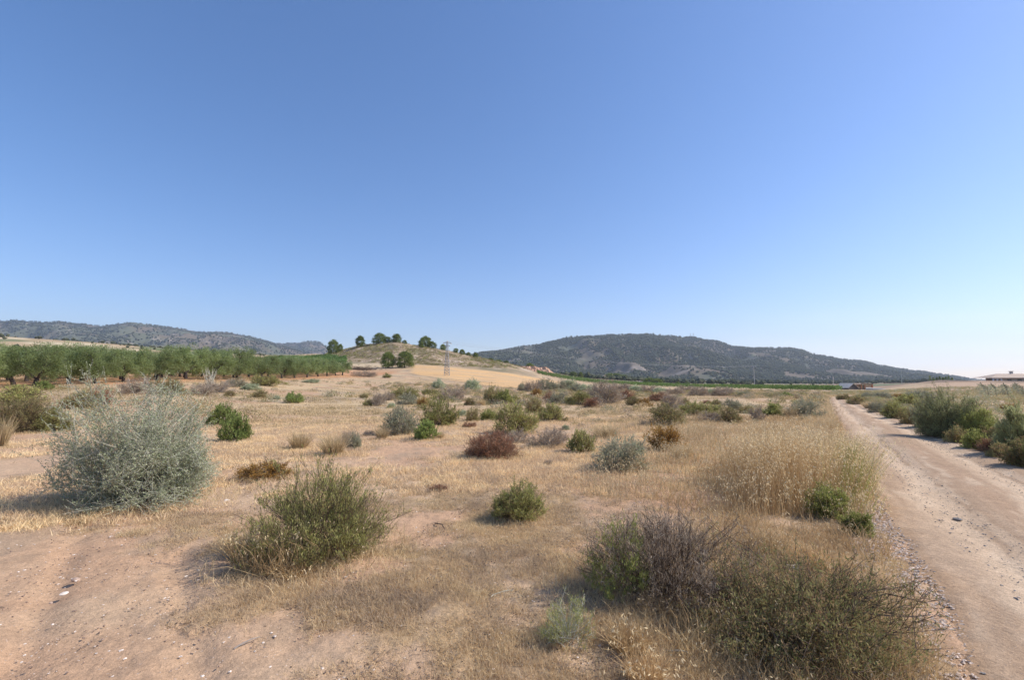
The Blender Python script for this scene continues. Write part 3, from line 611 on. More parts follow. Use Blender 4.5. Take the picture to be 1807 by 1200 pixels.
exec_list = []
S = [
 ('brown', 642, 703, 13, 8, 'tiny olive-brown shrub standing alone left of the grey-brown one with a green patch', 0),
 ('grey', 666, 717, 27, 21, 'rounded grey-brown shrub with a small green one at its left foot', 0),
 ('green', 648, 717, 15, 11, 'small dark green shrub touching the left foot of the rounded grey-brown shrub', 0),
 ('grey', 686, 707, 22, 14, 'grey-brown twiggy shrub just left of the long olive-green clump', 1),
 ('green', 711, 705, 44, 19, 'long olive-green clump in mid field below the two front pines', 1),
 ('greygreen', 720, 715, 34, 19, 'pale tan-green shrub in front of the long olive-green clump', 0),
 ('green', 760, 698, 25, 11, 'low pale olive shrub left of the grey dome and below the silver ball', 0),
 ('silver', 773, 686, 22, 15, 'small silver ball-shaped shrub below the lattice pylon', 1),
 ('silver', 835, 688, 27, 17, 'silver-grey ball-shaped shrub on the edge of the ripe stubble field', 1),
 ('grey', 798, 707, 42, 23, 'grey dome-shaped shrub behind the big bright olive-green bush', 1),
 ('silver', 690, 720, 14, 8, 'tiny grey shrub on bare soil right of the rounded grey-brown shrub', 1),
 ('gold', 748, 718, 26, 14, 'low rusty olive shrub at the upper left of the big bright olive-green bush', 0),
 ('green', 777, 753, 60, 44, 'big bright olive-green bush in the middle of the field above the fresh green one', 1),
 ('greygreen', 706, 768, 54, 42, 'loose pale olive bush with dry stalks left of the fresh green bush', 1),
 ('straw', 674, 776, 32, 24, 'dry tan tuft at the left foot of the loose pale olive bush', 0),
 ('fresh', 752, 778, 37, 27, 'fresh bright green bush in front of the big olive-green bush', 0),
 ('oattuft', 777, 775, 18, 15, 'small straw tuft touching the right side of the fresh bright green bush', 0),
 ('silver', 815, 735, 13, 10, 'tiny grey shrub right of the big bright olive-green bush', 0),
 ('brown', 834, 744, 22, 19, 'small brown-olive shrub between the big olive-green bush and the yellow-green tuft', 0),
 ('lime', 862, 742, 30, 16, 'yellow-green tuft above the red-brown bush', 0),
 ('rust', 829, 755, 19, 10, 'low dull brown shrub just above the red-brown bush, left', 0),
 ('brown', 829, 716, 19, 12, 'olive-brown shrub right of the grey dome-shaped shrub', 1),
 ('brown', 868, 713, 36, 27, 'tall brown-olive shrub right of centre line of the shrub belt below the stubble', 0),
 ('lime', 890, 713, 26, 22, 'yellow-olive shrub beside the tall brown-olive one, on its right', 1),
 ('greygreen', 626, 793, 22, 25, 'grey-green upright tuft on the left edge of the bare pink patch', 0),
 ('grey', 651, 769, 17, 8, 'low grey twig heap left of the dry tan tuft', 0),
 ('straw', 849, 716, 20, 14, 'dry straw tuft between two brown-olive shrubs of mid field', 1),
 ('green', 912, 767, 62, 46, 'large rounded olive-green bush directly behind the red-brown bush', 0),
 ('grey', 913, 783, 40, 20, 'grey-brown twigs spilling at the right foot of the large rounded olive-green bush', 1),
 ('green', 974, 744, 38, 27, 'neat green tussock-shaped shrub with pale top right of the large rounded bush', 1),
 ('brown', 942, 730, 32, 25, 'brown-grey shrub behind and between the large rounded bush and the green tussock', 1),
 ('silver', 998, 759, 14, 8, 'tiny blue-grey cushion below the neat green tussock-shaped shrub', 1),
 ('grey', 966, 791, 56, 32, 'dry grey-brown shrub between the red-brown bush and the dark olive bush', 0),
 ('green', 1028, 801, 48, 35, 'dark olive-green bush right of the dry grey-brown shrub', 0),
 ('oattuft', 1068, 774, 58, 24, 'pale oat tuft above the grey-olive bush', 0),
 ('greygreen', 1097, 833, 80, 50, 'grey-olive bush with thin pale stems in front of the dark olive and rusty gold bushes', 1),
 ('gold', 1176, 797, 60, 40, 'rusty gold bush standing alone in dry grass', 1),
 ('brown', 1174, 752, 66, 33, 'wide olive-brown bush behind the rusty gold bush', 1),
 ('grey', 1139, 752, 19, 9, 'small mauve-grey shrub at the left foot of the wide olive-brown bush', 1),
 ('rust', 1044, 720, 28, 17, 'rust-brown shrub in front left of the big mauve-grey bush', 1),
 ('green', 1022, 716, 36, 21, 'green and brown shrub left of the rust-brown one by the big mauve-grey bush', 0),
 ('grey', 1069, 713, 58, 37, 'big bare mauve-grey bush, tallest in the shrub belt below the valley', 0),
 ('rust', 1105, 706, 26, 17, 'russet shrub touching the right side of the big bare mauve-grey bush', 0),
 ('brown', 1117, 716, 27, 15, 'low brown shrub in front of the russet shrub right of the mauve-grey bush', 0),
 ('gold', 1138, 718, 24, 14, 'low brown-green shrub, second one right of the big mauve-grey bush', 0),
 ('rust', 1165, 709, 40, 14, 'flat dark rust shrub behind the wide olive-brown bush, far left of the road', 1),
 ('grey', 1187, 722, 38, 23, 'grey-brown shrub just above the wide olive-brown bush', 0),
 ('rust', 968, 709, 18, 16, 'small brown shrub behind the neat green tussock-shaped shrub', 0),
 ('gold', 946, 700, 19, 12, 'golden olive shrub in front of the grey belt, above the brown-grey shrub', 1),
 ('greygreen', 986, 714, 40, 19, 'pale grey-green shrub between the small brown shrub and the green and brown one', 0),
 ('brown', 998, 744, 9, 8, 'tiny dark shrub right of the neat green tussock-shaped shrub', 0),
 ('green', 910, 712, 17, 12, 'small olive shrub above the large rounded olive-green bush', 1),
 ('grey', 967, 822, 16, 9, 'small dark heap of dead twigs on bare soil below the dry grey-brown shrub', 1),
 ('brown', 1209, 716, 15, 12, 'small brown shrub touching the right of the grey-brown shrub above the wide bush', 1),
 ('brown', 1264, 715, 17, 9, 'small olive shrub directly above the flat green dome bush', 0),
 ('rust', 1248, 713, 15, 6, 'tiny brown shrub at the upper left of the flat green dome bush', 0),
 ('green', 1237, 735, 58, 23, 'flat green dome bush with a dark left side, right of the wide olive-brown bush', 1),
 ('greygreen', 1292, 724, 36, 17, 'pale brown shrub right of the flat green dome bush', 1),
 ('brown', 1314, 730, 27, 12, 'olive-brown low shrub between pale brown shrub and dark grey upright one', 0),
 ('grey', 1254, 746, 37, 16, 'grey-brown shrub in front of the flat green dome bush', 0),
 ('brown', 1286, 748, 36, 25, 'dry brown round bush beside a bare pink patch left of the road', 0),
 ('grey', 1338, 744, 25, 23, 'dark grey upright shrub right of the bare pink patch', 0),
 ('lime', 1366, 736, 40, 20, 'yellow-green bush joining the dark grey upright shrub', 1),
 ('oattuft', 1396, 738, 40, 24, 'oat-covered greenish clump right of the yellow-green bush', 1),
 ('greygreen', 1420, 738, 54, 30, 'pale grey-green bush at the road edge above the tall oats', 1),
 ('fresh', 1389, 704, 20, 10, 'small bright green shrub before the vineyard, near where the road vanishes', 1),
 ('brown', 1353, 701, 40, 7, 'long flat dark olive shrub before the vineyard', 0),
 ('brown', 1409, 699, 30, 6, 'flat dark shrub right above the small bright green one', 1),
 ('brown', 405, 700, 18, 8, 'small tan-brown shrub below the brown belt beside the olive grove', 0),
 ('grey', 358, 699, 42, 20, 'grey-brown bush right of the top of the big silver saltbush', 0),
 ('grey', 384, 694, 52, 20, 'mauve-grey bush in the brown belt beside the olive grove', 1),
 ('greygreen', 417, 684, 34, 14, 'grey-green bush in the brown belt, below pale dead stems', 1),
 ('green', 471, 682, 52, 18, 'olive-green bush at the right end of the belt beside the olive grove', 0),
 ('silver', 441, 689, 32, 10, 'low grey bush in front of the olive-green bush beside the grove', 0),
 ('brown', 458, 702, 28, 12, 'brown-olive bush alone on dry grass below the end of the belt', 1),
 ('fresh', 519, 712, 27, 15, 'bright green bush alone in the left field, nearer the hill', 1),
 ('silver', 549, 676, 26, 6, 'low grey shrub near the far end of the olive grove', 0),
 ('silver', 488, 705, 13, 6, 'tiny grey cushion left of the lone bright green bush', 1),
 ('fresh', 392, 753, 50, 33, 'bright green bush right of the saltbush, rear one of the touching pair', 0),
 ('fresh', 416, 779, 50, 38, 'bright green bush right of the saltbush, front one of the touching pair', 1),
 ('oattuft', 588, 806, 60, 44, 'pale dry grass tussock left of the bare pink patch', 0),
 ('straw', 528, 795, 52, 36, 'tan dry tussock right of the green pair of bushes', 1),
 ('grey', 620, 783, 26, 20, 'small dry grey shrub behind the pale dry grass tussock', 0),
 ('gold', 470, 848, 90, 26, 'low orange-brown dry shrub behind the big green bush, beside the saltbush', 0),
 ('green', 683, 667, 14, 7, 'small green shrub below the left one of the two front pines', 0),
 ('grey', 643, 665, 40, 9, 'flat grey shrub below the brush pile at the grove end', 1),
 ('brown', 140, 722, 70, 26, 'brown-green bush behind the dark left-edge bushes', 0),
 ('rust', 178, 716, 44, 28, 'dark brown-mauve bush left behind the top of the saltbush', 0),
 ('green', 30, 716, 110, 30, 'green-brown bush rising behind the dark left-edge bushes, nearest the grove', 1),
 ('fresh', 77, 690, 34, 14, 'fresh green weed at the foot of the nearest forked olive trunk', 1),
 ('grey', 240, 697, 60, 26, 'mauve-brown bush behind the left part of the saltbush top', 0),
 ('brown', 300, 697, 60, 26, 'brown bush behind the right part of the saltbush top', 1),
 ('straw', -2, 792, 60, 60, 'tall straw tuft cut by the left edge of the photo', 1),
 ('straw', 1205, 812, 50, 30, 'straw tuft right below the rusty gold bush', 0),
 ('rust', 775, 868, 34, 9, 'tiny flat red-brown shrub on bare soil above the small olive bush', 1),
 # right of the road
 ('brown', 1489, 706, 24, 10, 'first small shrub on the right side where the road vanishes', 0),
 ('brown', 1513, 714, 34, 14, 'brown-green verge shrub right of the road, second from its far end', 1),
 ('straw', 1535, 722, 34, 16, 'straw tuft on the right verge between two brown-green shrubs', 0),
 ('greygreen', 1553, 729, 36, 17, 'grey-green verge shrub right of the road behind the dark round pair', 0),
 ('green', 1580, 740, 48, 26, 'olive-green round verge bush left of the big feathery bushes', 0),
 ('brown', 1606, 750, 38, 24, 'brown verge bush at the left foot of the big feathery bushes', 1),
 ('green', 1600, 721, 60, 22, 'olive-green bush behind the round verge bushes right of the road', 1),
 ('gold', 1585, 707, 34, 10, 'orange-rust low shrub in the field right of the road, farther one', 0),
 ('gold', 1783, 726, 30, 12, 'orange-rust low shrub right of the big feathery bushes', 1),
 ('greygreen', 1545, 706, 60, 12, 'grey-green scrub in the field right of the far road end', 1),
 ('straw', 1560, 716, 40, 14, 'straw tuft in the field behind the right verge', 1),
 ('greygreen', 1620, 706, 60, 14, 'grey-green scrub clump below the bare bank with dark seedlings', 0),
 ('greygreen', 1640, 757, 56, 50, 'blue-green bush at the left foot of the big dark feathery bush', 1),
 ('lime', 1660, 772, 40, 26, 'small yellow-green bush at the road edge under the dark feathery bush', 0),
 ('brown', 1690, 784, 46, 26, 'brown-green bush at the road edge, middle of the right verge', 0),
 ('lime', 1722, 795, 50, 30, 'yellow-olive bush at the road edge right of the middle one', 1),
 ('rust', 1750, 800, 46, 24, 'reddish brown low shrub on the right verge near the dark corner bush', 0),
 ('brown', 1768, 812, 46, 26, 'olive-brown low bush at the road edge before the dark corner bush', 1),
]
# shrubs: placed after the shared prototypes exist
for (kind, px, py, w, h, label, var) in S:
    nm = {'straw': 'dry_grass_tuft', 'oattuft': 'dry_grass_tuft'}.get(kind, 'shrub')
    place_shrub(kind, px, py, w, h, label, var, name=nm, cat='grass tuft' if nm != 'shrub' else 'shrub',
                group='dry grass tufts' if nm != 'shrub' else 'shrubs scattered over the dry field')
ORD = ['leftmost', 'second', 'third', 'fourth', 'fifth', 'sixth', 'seventh', 'eighth', 'ninth', 'tenth', 'eleventh', 'twelfth', 'thirteenth', 'fourteenth', 'fifteenth', 'sixteenth', 'seventeenth', 'eighteenth', 'nineteenth', 'twentieth',
       'twenty-first', 'twenty-second', 'twenty-third', 'twenty-fourth']
belt = [(923, 690, 20, 12, 'greygreen'), (940, 692, 28, 19, 'grey'), (965, 690, 28, 19, 'greygreen'), (977, 690, 20, 12, 'greygreen'), (991, 688, 20, 15, 'greygreen'), (1008, 688, 26, 16, 'silver'), (1018, 691, 22, 12, 'greygreen'),
        (1036, 692, 26, 12, 'silver'), (1087, 691, 28, 13, 'grey'), (1106, 691, 27, 13, 'grey'), (1122, 692, 26, 11, 'silver'), (1146, 693, 34, 12, 'grey'), (1166, 694, 26, 9, 'silver'), (1181, 696, 24, 9, 'grey'), (1197, 696, 24, 10, 'grey'),
        (1212, 691, 32, 10, 'grey'), (1233, 699, 34, 15, 'grey'), (1254, 697, 26, 10, 'silver'), (1277, 699, 38, 15, 'grey'), (1315, 701, 24, 9, 'greygreen')]
for i, (px, py, w, h, k) in enumerate(belt):
    place_shrub(k, px, py, w, h, ('%s shrub in the far grey belt under the green vineyard, %s from the left' % ({'grey': 'mauve-grey', 'silver': 'pale grey', 'greygreen': 'grey-green'}[k], ORD[i])) if i else
                'leftmost shrub of the far grey belt under the green vineyard', i % 2, group='far belt of grey shrubs')

# ---- big near shrubs, each its own geometry
def big(name, kind_f, kind_s, px, py, w, h, label, seed, cat='shrub', dy=.32, extra=None, zoff=0, **kw):
    x, y = ground_at(px, py); W = w * y / F / math.sqrt(1 + (x / y) ** 2)
    k = 1 + dy * W / y; x, y = x * k, y * k; W *= k; Hh = h * y / F * .90
    SPOTS.append((x, y, W)); rng = rnd(seed); st_, fo = shrub_geo(rng, W, Hh, **kw)
    o = empty(name, (x, y, float(T(x, y)) + zoff), 0, label, cat, 'shrubs scattered over the dry field')
    st_.make('branches', M[kind_s], o); fo.make('foliage', M[kind_f], o)
    if extra: extra(o, rng, W, Hh)
    return o, W, Hh
big('saltbush', 'silver', 'palestem', 243, 905, 304, 222, 'large round silver-grey saltbush casting a dark shadow on sand at left', 11, shoots=130, twigs=62, leaves=11, ll=.024, lw=.012, up=.35, rnds=.7, sr=.008, wild=.20, tl=.36, lobes=.95, n_out=.3, flat=1.3)
def add_straw(o, rng, W, Hh, n=260):
    b = B(); a = rng.random(n) * 6.28; P = np.stack([np.cos(a) * W * .42 * rng.random(n) ** .5, -abs(np.sin(a)) * W * .42 - .02, np.full(n, 0)], 1); P[:, 0] -= W * .12
    Ti, Td = b.blades(P, np.stack([rng.normal(0, .35, n), rng.normal(-.15, .3, n), np.ones(n)], 1), Hh * (.25 + .45 * rng.random(n)), .006, 0, rng, .6)
    k = rng.choice(n, 70); kk = np.repeat(k, 4); m = len(kk)
    b.leaves(Ti[kk] + rng.normal(0, .02, (m, 3)), Td[kk] * .3 + np.array([0, 0, -1]) + rng.normal(0, .3, (m, 3)), .028, .009, 1, rng)
    b.make('dry_stalks', [M['stalk'], M['oat']], o)
big('shrub', 'green', 'stem', 560, 1006, 262, 172, 'big grey-green bush with dry oat stalks at its foot, in front of the saltbush', 12, extra=add_straw, shoots=100, twigs=40, leaves=9, ll=.027, lw=.006, lobes=.7, up=.9, rnds=.35, sr=.005, wild=.17, tl=.30, t0=.15)
big('shrub', 'green', 'stem', 912, 926, 104, 72, 'small lone olive bush in the middle of the near ground', 13, shoots=60, twigs=30, leaves=9, ll=.024, lw=.007, up=.8, rnds=.4, sr=.004, wild=.16, tl=.3, t0=.15)
big('shrub', 'rust', 'stem', 868, 812, 112, 54, 'wide red-brown bush in front of the large rounded olive-green bush', 14, shoots=110, twigs=26, leaves=7, ll=.04, lw=.008, up=.5, rnds=.45, sr=.006, wild=.2, tl=.3, t0=.2)
def add_green(o, rng, W, Hh):
    st_, fo = shrub_geo(rng, W * .44, Hh * 1.08, shoots=40, twigs=20, leaves=8, ll=.024, lw=.006, up=1.0, rnds=.3, sr=.004, wild=.15)
    for q in (fo,): 
        m = fo.make('green_shoots', M['lime'], o); m.location = (-W * .27, -.05, 0)
big('shrub', 'grey', 'stem', 1180, 1092, 320, 158, 'mauve-brown twiggy bush with lime green shoots on its left side', 15, extra=add_green, shoots=130, twigs=30, leaves=6, lobes=.7, ll=.03, lw=.0035, up=.6, rnds=.35, sr=.004, wild=.14, tl=.28, t0=.2)
def add_red(o, rng, W, Hh):
    st_, fo = shrub_geo(rng, W * .95, Hh * .95, shoots=60, twigs=26, leaves=8, ll=.024, lw=.006, up=.7, rnds=.45, sr=.004, wild=.25)
    fo.make('dry_tips', M['brown'], o)
    b = B()
    for a in (.15, -.1):
        P = [np.array([.05, 0, .1])]
        for k in range(7): P.append(P[-1] + np.array([W * .068, W * .03 * math.sin(a * 9 + k), Hh * (.08 - .014 * k) + a * .02]) + rng.normal(0, .022, 3))
        b.tube(P, np.linspace(.009, .003, 8), 0, 5)
    b.make('bare_branch', M['bark'], o)
big('shrub', 'dark', 'stem', 1420, 1218, 490, 158, 'dark green and brown bush filling the bottom edge beside the gravelly road edge', 16, extra=add_red, shoots=85, twigs=30, leaves=8, ll=.022, lw=.006, up=.5, rnds=.5, sr=.005, wild=.26, tl=.40, lobes=.9, dy=.30, n_out=.2)
big('shrub', 'wiry', 'palestem', 1005, 1150, 100, 90, 'small wiry pale green plant at the left foot of the mauve-brown bush', 17, cat='plant', shoots=46, twigs=12, leaves=8, ll=.018, lw=.003, up=.6, rnds=.4, sr=.0028, wild=.2, tl=.35)
big('shrub', 'lime', 'stem', 1462, 922, 96, 72, 'green weedy shrub at the road-side foot of the tall oats', 18, shoots=46, twigs=26, leaves=9, ll=.026, lw=.008, up=.7, rnds=.5, sr=.004, tl=.3)
big('shrub', 'lime', 'stem', 1516, 950, 62, 44, 'low yellow-green shrub at the road edge in front of the green weedy one', 19, shoots=40, twigs=22, leaves=9, ll=.024, lw=.007, up=.5, rnds=.5, sr=.004, tl=.3)
big('shrub', 'lime', 'stem', 1500, 868, 62, 84, 'upright yellow-green bush among the oats, closest to the road', 29, shoots=46, twigs=24, leaves=9, ll=.026, lw=.006, up=.9, rnds=.4, sr=.004, tl=.3)
big('shrub', 'brown', 'stem', 36, 768, 150, 72, 'wide green-brown bush at the left edge behind the saltbush', 20, shoots=120, twigs=26, leaves=9, ll=.05, lw=.012, up=.6, rnds=.4, sr=.007, wild=.15, tl=.3)
big('shrub', 'green', 'stem', 96, 764, 74, 46, 'dark olive bush between the left-edge bush and the saltbush', 21, shoots=80, twigs=24, leaves=8, ll=.045, lw=.012, up=.5, rnds=.4, sr=.007, tl=.3)
big('shrub', 'feather', 'stem', 1683, 778, 152, 96, 'big dark feathery bush on the right verge, tallest there', 22, shoots=150, twigs=34, leaves=9, ll=.06, lw=.009, up=.8, rnds=.35, sr=.008, wild=.14, tl=.28, t0=.15)
big('shrub', 'lime', 'stem', 1728, 782, 92, 66, 'lighter yellow-green feathery bush right of the dark feathery one', 23, shoots=90, twigs=28, leaves=9, ll=.055, lw=.009, up=.7, rnds=.4, sr=.006, tl=.3)
big('shrub', 'feather', 'stem', 1802, 808, 96, 112, 'tall grey-green feathery bush cut by the right edge of the photo', 24, shoots=120, twigs=30, leaves=9, ll=.05, lw=.009, up=.8, rnds=.35, sr=.006, tl=.28)
big('shrub', 'dark', 'stem', 1818, 830, 110, 56, 'very dark green bush low in front of the right-edge feathery bush', 25, shoots=90, twigs=28, leaves=9, ll=.036, lw=.010, up=.4, rnds=.5, sr=.005, tl=.3)
big('shrub', 'brown', 'stem', 1765, 790, 70, 44, 'brown bush between the yellow-green feathery bush and the right edge', 26, shoots=80, twigs=24, leaves=8, ll=.045, lw=.009, up=.5, rnds=.4, sr=.006, tl=.3)
# straw clumps near the wiry plant
def clump(px, py, w, h, label, seed, n=500, bw=.005, heads=40, mats=('stalk', 'oat')):
    x, y = ground_at(px, py); W = w * y / F; Hh = h * y / F
    b = tussock_geo(rnd(seed), W, Hh, n, bw, heads, 1.2); o = b.make('dry_grass_tuft', [M[m] for m in mats], loc=(x, y, float(T(x, y)) - .005))
    tag(o, label, 'grass tuft', 'dry grass tufts')
clump(1110, 1150, 120, 66, 'curved dry straw clump between the wiry plant and the dark corner bush', 31)
clump(1140, 1205, 110, 66, 'brown dry tuft at the bottom edge left of the dark corner bush', 32)
clump(420, 985, 60, 52, 'straw and green tuft at the left foot of the big grey-green bush', 33, 260)
clump(520, 1018, 110, 44, 'flattened dry straw in front of the big grey-green bush', 34, 420)
clump(398, 938, 16, 26, 'tiny pale seed-headed grass left of the big grey-green bush', 35, 24, .004, 20)
clump(1430, 1000, 120, 52, 'dense golden grass tuft between the mauve-brown bush and the road', 36, 900)
clump(1350, 975, 110, 46, 'golden grass tuft behind the mauve-brown bush', 37, 700)
clump(130, 925, 90, 14, 'low dry grass in the shade at the left foot of the saltbush', 38, 300)

# ------------------------------------------------------------------ grass (stuff)
def scatter(rng, n, rmin, rmax, azr=(-52, 52), power=1.0):
    r = (rmin ** power + (rmax ** power - rmin ** power) * rng.random(n)) ** (1 / power); a = np.radians(azr[0] + (azr[1] - azr[0]) * rng.random(n))
    return r * np.sin(a), r * np.cos(a)
def grass(name, seed, ntuft, per, rmin, rmax, hh, bw, mats, power=1.2, thr=.25, drop=.4, spread=.5, rad=.03, mask=None):
    rng = rnd(seed); x, y = scatter(rng, ntuft * 3, rmin, rmax, power=power)
    c = mask(x, y) if mask else cover(x, y); keep = rng.random(len(x)) < sstep(thr, .85, c) + .03 * (c > 0)
    x, y = x[keep][:ntuft], y[keep][:ntuft]; n = len(x); k = np.repeat(np.arange(n), per); m = len(k)
    X = x[k] + rng.normal(0, rad, m); Y = y[k] + rng.normal(0, rad, m); Z = T(X, Y) - .004
    tall = .55 + .9 * fbm(X, Y, 1.4, 3, 130)
    b = B(); b.blades(np.stack([X, Y, Z], 1), np.stack([rng.normal(0, spread, m), rng.normal(0, spread, m), np.ones(m)], 1), hh * (.4 + .9 * rng.random(m)) * tall, bw * (.7 + .6 * rng.random(m)), 0, rng, drop)
    o = b.make(name, mats); o['kind'] = 'stuff'; return o
grass('short_dry_grass', 401, 52000, 8, 2.0, 9.5, .060, .0034, M['shortgrass'], 1.3, .15, rad=.025)
grass('short_dry_grass', 402, 44000, 7, 8, 26, .11, .009, M['shortgrass'], 1.2, .1, rad=.05)
grass('short_dry_grass', 403, 52000, 6, 22, 135, .17, .022, M['straw'], 1.05, .25, rad=.2, mask=lambda x, y: cover(x, y) * sstep(.3, .6, fbm(x, y, 3.5, 4, 60)) * (road_s(x, y) > 0))
# grass that grows round the foot of the shrubs
rng = rnd(405); SX, SY, SW = np.array(SPOTS).T; k = rng.choice(len(SX), 60000, p=(SW / SY) / (SW / SY).sum()); a = rng.random(len(k)) * 6.283; r = SW[k] * (.28 + .42 * rng.random(len(k)) ** 1.5)
x = SX[k] + np.cos(a) * r; y = SY[k] + np.sin(a) * r; m = road_s(x, y) > .05; x, y = x[m], y[m]; kw_ = SW[k][m]; n = len(x)
b = B(); b.blades(np.stack([x, y, T(x, y) - .005], 1), np.stack([rng.normal(0, .4, n), rng.normal(0, .4, n), np.ones(n)], 1), np.minimum(kw_, 1.3) * (.05 + .12 * rng.random(n)), .002 + .0006 * y, 0, rng, .5); o = b.make('shrub_foot_grass', M['straw']); o['kind'] = 'stuff'
# litter
rng = rnd(410); x, y = scatter(rng, 210000, 2.0, 17, power=1.2); c = cover(x, y) * (.45 + .9 * sstep(.35, .7, fbm(x, y, .45, 3, 55))); kp = rng.random(len(x)) < sstep(.1, .8, c) * .8 + .02 * (c > 0); x, y = x[kp], y[kp]
b = B(); n = len(x); D = np.stack([rng.normal(size=n), rng.normal(size=n), rng.normal(0, .35, n)], 1); s = .010 + .022 * rng.random(n)
b.leaves(np.stack([x, y, T(x, y) + .006 + .012 * rng.random(n)], 1), D, s, s * .38, 0, rng); o = b.make('plant_litter', M['litter']); o['kind'] = 'stuff'
# low scrub seedlings in the field and on the hill
def scrubmass(name, mat, pts, sizes, seed, per=26, ls=.28):
    per = int(per * 1.5); rng = rnd(seed); n = len(pts); k = np.repeat(np.arange(n), per); s = sizes[k]
    u3 = unit(rng.normal(size=(len(k), 3))); u3[:, 2] = np.abs(u3[:, 2]); P = pts[k] + u3 * (s * rng.random(len(k)) ** .4)[:, None] * np.array([1, 1, .75])
    b = B(); b.leaves(P, u3 + rng.normal(0, .6, u3.shape) + [0, 0, .3], s * ls * 1.7, s * ls * .55, 0, rng); o = b.make(name, mat); o['kind'] = 'stuff'; return o
rng = rnd(420)
def pts_px(n, p0, p1, y0, y1, rng, f=None):
    px = p0 + (p1 - p0) * rng.random(n); Y = np.sqrt(y0 ** 2 + (y1 ** 2 - y0 ** 2) * rng.random(n)); x = ((px - CX) / F * 1.004) * Y
    if f is not None: k = f(x, Y, px); x, Y, px = x[k], Y[k], px[k]
    return np.stack([x, Y, T(x, Y)], 1)
P = pts_px(13000, 575, 940, 192, 300, rng, lambda x, Y, px: (rng.random(len(x)) < sstep(.3, .6, fbm(x, Y, 9, 4, 90)) * .8 + .1) & (Y > np.interp(px, [575, 620, 700, 760, 850, 900, 935], [262, 215, 190, 196, 205, 225, 262])))
h_ = rng.random(len(P)); scrubmass('hill_scrub', M['green'], P[h_ < .12], .3 + .9 * rng.random((h_ < .12).sum()) ** 2, 421); scrubmass('hill_scrub', M['brown'], P[h_ >= .45], .25 + .55 * rng.random((h_ >= .45).sum()), 422); scrubmass('hill_scrub', M['grey'], P[(h_ > .25) & (h_ < .45)], .25 + .5 * rng.random(((h_ > .25) & (h_ < .45)).sum()), 423)
P = pts_px(6500, 330, 1460, 19, 105, rng, lambda x, Y, px: (rng.random(len(x)) < sstep(.40, .60, fbm(x, Y, 8, 4, 425)) * (.12 + .88 * sstep(600, 860, px))) & (road_s(x, Y) > .5))
for q_, mt in enumerate(('brown', 'greygreen', 'brown', 'grey', 'straw')): scrubmass('low_field_scrub', M[mt], P[q_::5], (.16 + .58 * rng.random(len(P[q_::5])) ** 1.4) * sstep(12, 50, P[q_::5][:, 1]) ** .5, 460 + q_, 90, .15)
yv = 11 + 52 * rng.random(1500) ** 1.2; ev = .15 + 2.6 * rng.random(1500); xv = road_c(yv)[1] + ev; P = np.stack([xv, yv, T(xv, yv)], 1); sv = .16 + .42 * rng.random(1500) * sstep(0, 1.0, ev)
for q_, mt in enumerate(('brown', 'green', 'straw', 'brown', 'greygreen')): scrubmass('right_verge_scrub', M[mt], P[q_::5], sv[q_::5], 470 + q_, 120, .09)
P = pts_px(2600, 1460, 1850, 24, 120, rng, lambda x, Y, px: road_s(x, Y) > .8); scrubmass('right_field_scrub', M['greygreen'], P[::3], .15 + .45 * rng.random(len(P[::3])), 425, 40, .16)
scrubmass('right_field_scrub', M['brown'], P[1::3], .15 + .4 * rng.random(len(P[1::3])), 426, 40, .16); scrubmass('right_field_scrub', M['brown'], P[2::3], .15 + .35 * rng.random(len(P[2::3])), 427, 40, .14)
P = pts_px(700, -40, 470, 20, 40, rng, lambda x, Y, px: (rng.random(len(x)) < .8) & (x < -9)); scrubmass('left_field_scrub', M['brown'], P[::2], .15 + .4 * rng.random(len(P[::2])), 428, 50, .12); scrubmass('left_field_scrub', M['grey'], P[1::2], .15 + .4 * rng.random(len(P[1::2])), 429, 50, .10)
# tall wild oats beside the road
def oatmask(x, y):
    px = CX + x / y * F * .996; e = road_s(x, y)
    m = sstep(1225, 1330, px + (fbm(x, y, 1.0, 2, 9) - .5) * 90) * sstep(-.1, .25, e) * sstep(6.2, 7.2, y) * (1 - sstep(9.6, 12.5, y))
    return m
rng = rnd(430); x, y = scatter(rng, 60000, 5.5, 22, (14, 38), 1.2); m = oatmask(x, y); k = rng.random(len(x)) < m * .85; x, y, m = x[k], y[k], m[k]; n = len(x)
fall = np.clip(m, .35, 1) * (1 - .3 * sstep(9, 12, y)); hh = 1.12 * (.5 + .55 * rng.random(n)) * fall * (.65 + .7 * fbm(x, y, 1.2, 3, 432))
b = B(); P = np.stack([x, y, T(x, y) - .01], 1); out_ = (1 - sstep(.1, 1.2, road_s(x, y)))
Ti, Td = b.blades(P, np.stack([rng.normal(0, .13, n) + .35 * out_, rng.normal(0, .13, n) - .1 * out_, np.ones(n)], 1), hh, .0055, 0, rng, .25)
k = np.nonzero(rng.random(n) < .42)[0]; kk = np.repeat(k, 5); mm = len(kk)
b.leaves(Ti[kk] - Td[kk] * (rng.random(mm) * .28)[:, None] * hh[kk][:, None] + rng.normal(0, .018, (mm, 3)), Td[kk] * .3 + np.array([.1, -.1, -1]) + rng.normal(0, .35, (mm, 3)), .036, .013, 1, rng)
b.M[0] = np.where((rng.random(n) < .5 * (1 - sstep(.25, .9, road_s(x, y)))), 2, 0); b.M[1] = b.M[0]
o = b.make('tall_wild_oats', [M['stalk'], M['oat'], M['lime']]); o['kind'] = 'stuff'
rng = rnd(434); x, y = scatter(rng, 42000, 2.1, 16, (-50, 45), 1.2); k = (rng.random(len(x)) < cover(x, y) * sstep(.42, .66, fbm(x, y, 1.1, 4, 437)) * .9) & (road_s(x, y) > .1); x, y = x[k], y[k]; n = len(x)
